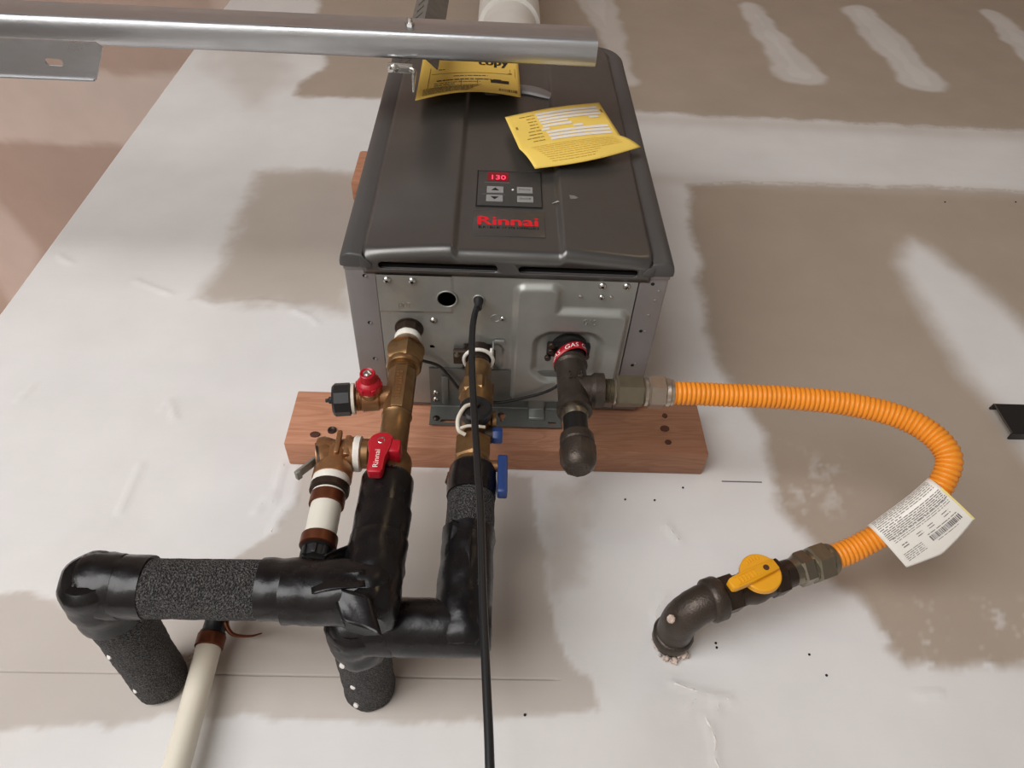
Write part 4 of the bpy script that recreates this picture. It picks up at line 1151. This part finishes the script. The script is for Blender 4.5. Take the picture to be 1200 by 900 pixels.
EL = Vector((0.1850, -0.0750, 1.7100)); EV = (Vector((0.3490, -0.0750, 1.7697)) - EL); LV = EV.length; EV.normalize()
def av(t): return EL+EV*t
mb = MB(); mb.lathe(av(LV), EV, [(-.003, .0175), (0, .0178), (.004, .0165), (.005, .0140)], 26)
mb.hexnut(av(LV-.0230), EV, 0, .0210, .0206, 6, ch=.002, phase=.3)
mb.build('flare_nut', M['olive'], fx)
mb = MB(); mb.hexnut(av(LV-.0400), EV, 0, .0150, .0186, 6, ch=.002, phase=.1)
mb.lathe(av(LV-.0265), EV, [(0, .0165), (.004, .0165)], 20)
mb.lathe(av(LV-.0480), EV, [(0, .0140), (.008, .0150)], 20)
mb.build('adapter', M['nickel'], fx)
# warning label wrapped round the hose
LA, LB = Vector((0.4040, -0.0985, 1.7885)), Vector((0.4600, -0.1480, 1.8220))
def hose_at(pt): return min(HP, key=lambda q: (q-pt).length)
i0 = min(range(len(HP)), key=lambda i: (HP[i]-Vector((0.4000, -0.0965, 1.7870))).length)
i1 = min(range(len(HP)), key=lambda i: (HP[i]-Vector((0.4560, -0.1420, 1.8185))).length)
iL, iR = max(i0, i1), min(i0, i1)                               # left end is further along the hose
pL, pR = HP[iL], HP[iR]
Lu = (pR-pL).normalized(); view = Vector((-0.02, -1.0, -0.55)); view = (view - Lu*view.dot(Lu)).normalized()
Lv = Lu.cross(view).normalized()
if Lv.z > 0: Lv = -Lv
RW = 0.0142; ARC = RW*PI*0.62; FLAT = 0.0500
def SL(u, v, off=0.0):
    """u along the hose, v = distance from the back edge over the hose and down the flag"""
    p = pL + (pR-pL)*u
    mid = HP[iL+int((iR-iL)*min(1, max(0, u)))] if iL < iR else HP[iL-int((iL-iR)*min(1, max(0, u)))]
    p = p*0.6 + mid*0.4
    r = RW+off
    if v < ARC:
        a = -PI*0.62 + v/RW
        return p + view*(r*math.cos(a)) + Lv*(r*math.sin(a))
    d = v-ARC
    return p + view*r + Lv*d + view*(-0.010*(d/FLAT)**2)
VT = ARC+FLAT
def flag_u(u, v):                                              # the flag runs out to a skewed, wider tip
    k = max(0, v-ARC*.6)/(VT-ARC*.6)
    return u*(1+0.12*k) - 0.02*k
def vmax(u): return VT*(0.86 + 0.14*min(1, u/0.42)) if u < 0.42 else VT*(1.0-0.10*(u-0.42)/0.58)
mb = MB(); mb.grid(lambda u, v: SL(flag_u(u, v*vmax(u)), v*vmax(u)), 20, 36)
lab = mb.build('warning_label', [M['label_paper']], fx, smooth=60, solid=0.0005, label='white printed warning label on the hose')
mb = MB(); r_ = random.Random(5)
def pr(u0, u1, v0, v1, off=.0006, S=SL):
    mb.grid(lambda a, b: S(flag_u(u0+(u1-u0)*a, v0+(v1-v0)*b), v0+(v1-v0)*b, off), max(1, int((u1-u0)*14)), 1)
def rows(u0, u1, v0, v1, n, th):
    for k in range(n):
        vv = v0+(v1-v0)*k/(n-1) if n > 1 else v0; uu = u0
        while uu < u1:
            ln = r_.uniform(.02, .09); pr(uu, min(u1, uu+ln), vv, vv+th); uu += ln+r_.uniform(.008, .02)
rows(.05, .94, ARC*.30, ARC*.70, 6, .0007); rows(.05, .38, ARC*.78, ARC*.78, 1, .0009)
rows(.06, .95, ARC*.86, ARC*1.22, 6, .0008); rows(.10, .93, ARC*1.26, ARC*1.42, 3, .0006)
rows(.14, .22, ARC*1.62, ARC*1.72, 2, .0010); rows(.36, .44, ARC*1.60, ARC*1.70, 2, .0008); rows(.52, .60, ARC*1.60, ARC*1.70, 2, .0008); rows(.74, .84, ARC*1.58, ARC*1.70, 2, .0008)
rows(.08, .34, ARC*1.95, ARC*2.25, 5, .0006); rows(.45, .88, ARC*1.86, ARC*1.86, 1, .0008)
uu = .45
while uu < .88:
    wd_ = r_.choice([.006, .010, .016]); pr(uu, uu+wd_, ARC*1.95, ARC*2.18, .0006); uu += wd_+r_.choice([.006, .010])
rows(.50, .80, ARC*2.25, ARC*2.25, 1, .0006)
mb.build('label_print', M['ink_grey'], lab, smooth=0)['kind'] = 'stuff'
mb = MB(); 
mb.grid(lambda a, b: SL(flag_u(.965+.035*a, ARC*.9+(vmax(1)-ARC*.9)*b), ARC*.9+(vmax(1)-ARC*.9)*b, .0005), 1, 12)
mb.build('yellowed_edge', M['label_edge'], lab, smooth=0)

sv = thing('gas_shutoff', 'gas shutoff valve with yellow lever between orange hose and black elbow', 'valve', av(LV*0.55))
UPV = Vector((0, -1, 0)); UPV = (UPV - EV*UPV.dot(EV)).normalized(); SDV = EV.cross(UPV)
mb = MB()
mb.hexnut(av(.0400), EV, 0, .0200, .0200, 6, ch=.0022, phase=.2)
mb.lathe(av(.0585), EV, [(0, .0165), (.010, .0160), (.018, .0185), (.026, .0185), (.034, .0165), (.042, .0160)], 26)
mb.hexnut(av(.0990), EV, 0, .0170, .0196, 6, ch=.0022, phase=.2)
mb.lathe(av(.0320), EV, [(0, .0130), (.010, .0130)], 20)
mb.lathe(av(.1150), EV, [(0, .0150), (.012, .0145)], 20)
mb.lathe(av(.0800), UPV, [(.010, .0120), (.0225, .0115)], 20)
mb.build('valve_body', M['dark_bronze'], sv)
mb = MB(); hc = av(.0810)+UPV*.0245
mb.lathe(hc, UPV, [(-.0035, .0190), (-.0025, .0208), (.0030, .0208), (.0042, .0196)], 36)
ld = (-EV*1.0 + SDV*.10).normalized(); lw_ = UPV.cross(ld)
poly = [(-.017, -.0062), (.018, -.0072), (.036, -.0062), (.040, -.0045), (.040, .0045), (.036, .0062), (.018, .0072), (-.017, .0062)]
mb.prism(poly, hc, ld, lw_, UPV, .0010, .0100, inset=.0012)
yh_ = mb.build('lever_handle', M['yellow_handle'], sv)
mb = MB(); mb.lathe(hc+UPV*.0098+ld*(-.004), UPV, [(0, .0032), (.0008, .0030)], 14); mb.build('pivot_hole', M['wood_dark'], yh_)
mb = MB()
for k in range(6): mb.obox(hc+UPV*.0101+ld*(.010+.0040*k), ld, lw_, UPV, .0012, .0060, .0012, bevel=.0003)
mb.obox(hc+UPV*.0101+ld*.0200+lw_*.0042, ld, lw_, UPV, .026, .0008, .001); mb.obox(hc+UPV*.0101+ld*.0200-lw_*.0042, ld, lw_, UPV, .026, .0008, .001)
for k in range(5):
    a = PI*.5+.22*(k-2); q_ = hc+UPV*.0044-lw_*(.0155*math.sin(a))-ld*(.0155*math.cos(a))
    mb.obox(q_, ld, lw_, UPV, .0014, .0040, .0010, bevel=.0003)
mb.build('raised_mark', M['yellow_handle'], yh_)

el = thing('pipe_elbow', 'black iron pipe elbow coming out of the wall left of the yellow lever', 'pipe fitting', (EL.x, 0.0, EL.z))
mb = MB()
c0 = Vector((EL.x, -.0480, EL.z)); R_ = .030
pts = []
for k in range(13):
    a = PI/2*k/12
    cen = EL + UPV*(-R_) + EV*R_
    pts.append(cen - EV*(R_*math.cos(a)) + UPV*(R_*math.sin(a)))
path = [Vector((EL.x, -.004, EL.z)), Vector((EL.x, -.024, EL.z))] + pts + [av(.033)]
mb.tube([path[0], path[1]] + pts[1:] + [av(.034)], .0188, 28)
mb.lathe(av(.0250), EV, [(0, .0188), (.003, .0222), (.014, .0225), (.0165, .0205), (.0168, .0140)], 30)
mb.lathe((EL.x, -.010, EL.z), (0, -1, 0), [(0, .0205), (.012, .0215), (.015, .0188)], 30)
mb.crumple(.0005, 120, 6)
mb.build('elbow', M['iron'], el, smooth=50)
mb = MB(); mb.lathe(EL+UPV*(-.002)-EV*.0165+SDV*.004, (-.70, -.70, -.1), [(0, .0045), (.0022, .0042), (.0030, .0020)], 8); build_each(mb, 'plaster_speck', M['debris'], el)
mb = MB()
for k in range(26):
    a = random.uniform(-PI*1.0, -PI*.25); r = random.uniform(.018, .025); s = random.uniform(.0012, .0034)
    c = Vector((EL.x+r*math.cos(a), -.003-random.random()*.006*(1-(r-.019)/.008), EL.z+r*math.sin(a)))
    t = bmesh.new(); bmesh.ops.create_icosphere(t, subdivisions=1, radius=s)
    for v in t.verts: v.co = v.co*random.uniform(.7, 1.2)+c
    mb.merge(t)
o = mb.build('plaster_crumbs', M['debris'], el, smooth=60); o['kind'] = 'stuff'
# loose plaster crumbs where the hot sleeve meets the wall
mb = MB()
for k in range(30):
    c = Vector((-.3080+random.gauss(0, .007), -.003, 1.6830+random.gauss(0, .006))); s = random.uniform(.0012, .0040)
    t = bmesh.new(); bmesh.ops.create_icosphere(t, subdivisions=1, radius=s)
    for v in t.verts: v.co = v.co*random.uniform(.6, 1.2)+c
    mb.merge(t)
o = mb.build('plaster_crumbs', M['debris'], None, smooth=60); tag(o, 'torn plaster crumbs on the wall beside the black sleeve end', 'plaster', kind='stuff')

# ================================================================== PAPERS
def paper(name, label, corners, bend, mats, loc):
    a, b, c, d = map(Vector, corners)                             # top left, top right, bottom right, bottom left
    nrm = (b-a).cross(d-a).normalized()
    if nrm.y > 0: nrm = -nrm
    def S(u, v, off=0.0):
        p = a*(1-u)*(1-v)+b*u*(1-v)+c*u*v+d*(1-u)*v
        return p + nrm*(bend(u, v)+off)
    q = MB(); q.grid(S, 28, 28)
    root = q.build(name, mats[0], None, smooth=60, solid=.0004)
    tag(root, label, 'paper', 'yellow sheets hanging on the water heater')
    return root, S
# sheet 1, upper left, its lower edge in view below the steel track
paA, SA = paper('paper_sheet', 'yellow printed sheet hanging partly behind the steel track, its barcode at lower right',
    [(-0.1250, -0.3060, 2.540), (0.0100, -0.3060, 2.540), (0.0155, -0.3020, 2.3330), (-0.1252, -0.3020, 2.3100)],
    lambda u, v: 0.010*math.sin(PI*min(1, u*1.0))*v*v + 0.002, [M['paper_dark']], None)
mb = MB(); r_ = random.Random(9)
def rect(S, u0, u1, v0, v1, off=.0007, nu=None):
    mb.grid(lambda a, b: S(u0+(u1-u0)*a, v0+(v1-v0)*b, off), nu or max(1, int((u1-u0)*24)), max(1, int((v1-v0)*24)))
def dashes(S, u0, u1, v, th, lo=.015, hi=.06, gap=.010):
    uu = u0
    while uu < u1:
        ln = r_.uniform(lo, hi); rect(S, uu, min(u1, uu+ln), v, v+th); uu += ln+r_.uniform(gap*.6, gap*1.4)
def txt(S, s, uc, vc, w_, h_, off=.0009):
    vs, fs = text_shape(s); mb._faces([S(uc+(a-.5)*w_, vc-(b-.5)*h_, off) for a, b in vs], fs)
for q_ in (-.006, 0, .006): txt(SA, 'copy', .74+q_, .545, .30, .105, .0009+.00004*q_)
rect(SA, .12, .93, .690, .694); dashes(SA, .18, .26, .625, .010)
rect(SA, .905, .908, .615, .680); rect(SA, .885, .925, .676, .681)
rect(SA, .100, .104, .60, .88); rect(SA, .955, .958, .60, .74)
dashes(SA, .34, .68, .735, .008); dashes(SA, .18, .82, .790, .011, .02, .09)
for v_ in (.83, .855): rect(SA, .42, .424, v_-.02, v_+.02); rect(SA, .58, .584, v_-.02, v_+.02)
dashes(SA, .16, .62, .832, .006); dashes(SA, .16, .36, .858, .008)
for k in range(7): dashes(SA, .06, .62-.02*k, .885+.013*k, .005, .01, .05, .006)
rect(SA, .71, .89, .800, .845); uu = .79
while uu < .975:
    rect(SA, uu, uu+.006, .925, .962, nu=1); uu += r_.choice([.010, .013, .017])
mb.build('print', M['ink'], paA, smooth=0)['kind'] = 'stuff'
mb = MB(); mb.tube([SA(.045, .50, .004), SA(.05, .60, .012), SA(.085, .66, .014), SA(.095, .74, .010), SA(.105, .80, .0012)], [.0016, .0016, .0014, .0012, .0003], 8)
mb.build('pen_tip', M['ink'], paA, smooth=60) if False else mb.bm.free()

# sheet 2, folded, in the middle
foldz = .615
def bendB(u, v):
    k = max(0, (v-foldz)/(1-foldz)); return 0.004 + 0.012*k*k*(.3+.7*u) + .003*math.sin(PI*u)*(1-k)
paB, SB0 = paper('paper_sheet', 'creased yellow form with white fields on the middle of the front cover',
    [(-0.0058, -0.3000, 2.2790), (0.1221, -0.3000, 2.3310), (0.1650, -0.3060, 2.1950), (0.0310, -0.3060, 2.1350)],
    lambda u, v: 0, [M['paper']], None)
bpy.data.objects.remove(paB)
QT = [Vector(p) for p in [(-0.0058, -0.3020, 2.2780), (0.1221, -0.3020, 2.3310), (0.1394, -0.3080, 2.2301), (0.0120, -0.3080, 2.1860)]]
QB = [Vector(p) for p in [(0.0120, -0.3080, 2.1860), (0.1394, -0.3080, 2.2301), (0.1655, -0.3080, 2.2180), (0.0308, -0.3080, 2.1590)]]
FV = .64
def SB(u, v, off=0.0):
    if v <= FV: q, k = QT, v/FV
    else: q, k = QB, (v-FV)/(1-FV)
    p = q[0]*(1-u)*(1-k)+q[1]*u*(1-k)+q[2]*u*k+q[3]*(1-u)*k
    lift = .003*math.sin(PI*u)
    if v > FV:
        lift += -.010*k*k*(1-.2*u)
        p = p + Vector((0, 0, -.012*math.sin(PI*u)*k))
    return p + Vector((0, -1, 0))*(lift+off)
q = MB(); q.grid(SB, 28, 36)
paB = q.build('paper_sheet', M['paper'], None, smooth=60, solid=.0004)
tag(paB, 'creased yellow form with white fields on the middle of the front cover', 'paper', 'yellow sheets hanging on the water heater')
mb = MB()
for k in range(9):
    v0 = .07+.060*k
    if k in (3,): rect(SB, .30, .58, v0, v0+.038); rect(SB, .80, .90, v0, v0+.038)
    elif k == 5: rect(SB, .28, .36, v0, v0+.038); rect(SB, .60, .70, v0, v0+.038)
    else: rect(SB, .29+.004*k, .94 if k != 4 else .60, v0, v0+.044)
build_each(mb, 'white_field', M['white_print'], paB, smooth=0)
mb = MB(); r_ = random.Random(3)
for k in range(9): dashes(SB, .10+.10*r_.random(), .27, .085+.060*k, .010, .03, .08, .008)
rect(SB, .05, .07, .25, .30); rect(SB, .955, .972, .14, .20)
mb.build('print', M['ink_brown'], paB, smooth=0)['kind'] = 'stuff'
mb = MB()
for k in range(9): dashes(SB, .10+.01*k, .90-.04*k if k > 5 else .9, .67+.033*k, .006, .02, .08, .007)
mb.build('fine_print', M['ink_faint'], paB, smooth=0)['kind'] = 'stuff'

# ================================================================== STEEL TRACK AND HANGER
tr = thing('steel_track', 'long galvanised steel track crossing in front of the top of the water heater', 'track', (-0.6, -0.39, 2.26))
RX0, RX1 = -2.6, 0.1010
def extr(mb_, prof, x0, x1, t):
    """open profile (y,z) as a sheet of thickness t from x0 to x1"""
    n = len(prof)
    for i in range(n):
        pass
    P2 = [Vector((0, a, b)) for a, b in prof]; nr = []
    for i in range(n):
        d = (P2[min(n-1, i+1)]-P2[max(0, i-1)]).normalized(); nr.append(Vector((0, -d.z, d.y)))
    inner = [P2[i]+nr[i]*t for i in range(n)]
    poly = [(p.y, p.z) for p in P2] + [(p.y, p.z) for p in reversed(inner)]
    mb_.prism(poly, (0, 0, 0), (0, 1, 0), (0, 0, 1), (1, 0, 0), x0, x1)
mb = MB()
# upright web facing the room, a small bead, then the lip turned back underneath
prof = [(-0.4065, 2.3110), (-0.4065, 2.2690), (-0.4078, 2.2672), (-0.4092, 2.2650), (-0.4092, 2.2620), (-0.4070, 2.2596), (-0.4010, 2.2582), (-0.3935, 2.2578), (-0.3870, 2.2582), (-0.3825, 2.2598), (-0.3798, 2.2630), (-0.3796, 2.2680), (-0.3815, 2.2715)]
extr(mb, prof, RX0, RX1, -0.0014)
track = mb.build('channel', M['rail'], tr, smooth=50)
mb = MB()
mb.lathe((-0.1240, -0.4065, 2.2860), (0, -1, 0), [(-.030, .0032), (0, .0032), (0, .0068), (.0012, .0068), (.0012, .0056), (.0058, .0056), (.0064, .0034), (.0110, .0032)], 6)
mb.build('track_bolt', M['screw'], tr)
ha = thing('hanger_angle', 'perforated steel angle hanging from the ceiling behind the track', 'hanger', (-0.1156, -0.372, 2.29))
mb = MB()
mb.obox((-0.1350, -0.3700, 2.2560), (1, 0, 0), (0, 1, 0), (0, 0, 1), .030, .012, .003, bevel=.001)
mb.lathe((-0.1420, -0.3700, 2.2560), DN, [(0, .0052), (.004, .0052), (.006, .0025)], 8)
mb.tube(catmull([(-0.1230, -0.3690, 2.2560), (-0.1175, -0.3690, 2.2500), (-0.1165, -0.3690, 2.2360), (-0.1150, -0.3690, 2.2150), (-0.1135, -0.3690, 2.1930)], 6), [.0028]*12+[.0026-.0018*k/13 for k in range(13)], 8)
mb.build('hooked_clip', M['screw'], ha, smooth=40)
mb = MB(); c0 = Vector((-0.1156, -0.3760, 0)); s2 = math.sqrt(.5); LG = .031
for sg in (-1, 1):
    dirv = Vector((sg*s2, s2*0.9, 0)).normalized(); nrm = Vector((-dirv.y*sg, dirv.x*sg, 0))
    mid = c0+dirv*(LG/2)
    mb.obox((mid.x, mid.y, (2.290+CEIL)/2), dirv, nrm, (0, 0, 1), LG, .0020, CEIL-2.290)
    if sg < 0: left_dir, left_n, left_mid = dirv, nrm, mid
hang = mb.build('angle', M['galv_dark'], ha, smooth=0)
mb = MB(); mb.hexnut((-0.1240, -0.4040, 2.2860), (0, 1, 0), 0, .0050, .0060, 6, ch=.0008)
mb.build('nut', M['screw'], ha)
cu = MB()
zz = 2.33
while zz < 3.9:
    cu.obox((left_mid.x, left_mid.y, zz), left_dir, left_n, (0, 0, 1), .014, .02, .009); zz += .026
cut(hang, cu)

ab = thing('slotted_bracket', 'short galvanised slotted bracket under the left end of the steel track', 'bracket', (-0.6, -0.385, 2.2))
mb = MB()
mb.prism([(-1.30, -0.4075), (-0.4620, -0.4075), (-0.4560, -0.4020), (-0.4760, -0.3650), (-1.30, -0.3650)], (0, 0, 0), (1, 0, 0), (0, 1, 0), (0, 0, 1), 2.2000, 2.2022)
mb.box(-1.30, -0.4780, -0.3662, -0.3638, 2.1975, 2.2022, bevel=.0006)
sb = mb.build('plate', M['rail'], ab, smooth=20)
cu = MB(); 
for xo in (0.0, -0.16, -0.32):
    poly = [(-.5160+xo+.0040*math.cos(t)+(.0058 if math.cos(t) > 0 else -.0058), -.3835+.0042*math.sin(t)) for t in np.linspace(0, 2*PI, 21)[:-1]]
    cu.prism(poly, (0, 0, 0), (1, 0, 0), (0, 1, 0), (0, 0, 1), 2.190, 2.215)
cut(sb, cu)
mb = MB()
for xo in (-.55, -1.0): mb.box(xo-.015-.1, xo+.015-.1, -0.3960, -0.3940, 2.2018, 2.2574)
build_each(mb, 'tab', M['rail'], ab, smooth=0)

# ================================================================== VENT PIPE, BLACK CHANNEL
vp = thing('vent_pipe', 'white round vent pipe rising from the top of the water heater', 'pipe', (0.006, -0.15, HT))
mb = MB(); mb.lathe((0.006, -0.15, HT-.001), (0, 0, 1), [(0, .058), (CEIL-HT+.001, .058)], 40); mb.build('pipe', M['vent'], vp)
mb = MB(); mb.lathe((0.006, -0.15, 2.98), (0, 0, 1), [(0, .0585), (.004, .066), (.012, .067), (.130, .067), (.136, .0585)], 40); mb.build('coupling', M['vent'], vp)

bc = thing('black_channel', 'black metal channel fixed to the wall right of the orange hose', 'channel', (0.9, 0.0, 2.02))
mb = MB()
prof = [(-.0016, 2.0610), (-.0016, 2.0640), (-.0130, 2.0620), (-.0140, 2.0610), (-.0140, 2.0075), (-.0130, 2.0065), (-.0016, 2.0065), (-.0016, 2.0085), (-.0120, 2.0085), (-.0120, 2.0600)]
mb.prism(prof, (0, 0, 0), (0, 1, 0), (0, 0, 1), (1, 0, 0), 0.7005, 1.75)
mb.build('cover_strip', M['black_metal'], bc, smooth=0)
mb = MB()
mb.tube([(0.7003, -.0141, 2.0610), (0.7003, -.0141, 2.0075)], .0007, 6); mb.build('bare_edge', M['nickel'], bc)

bpy.context.view_layer.update()
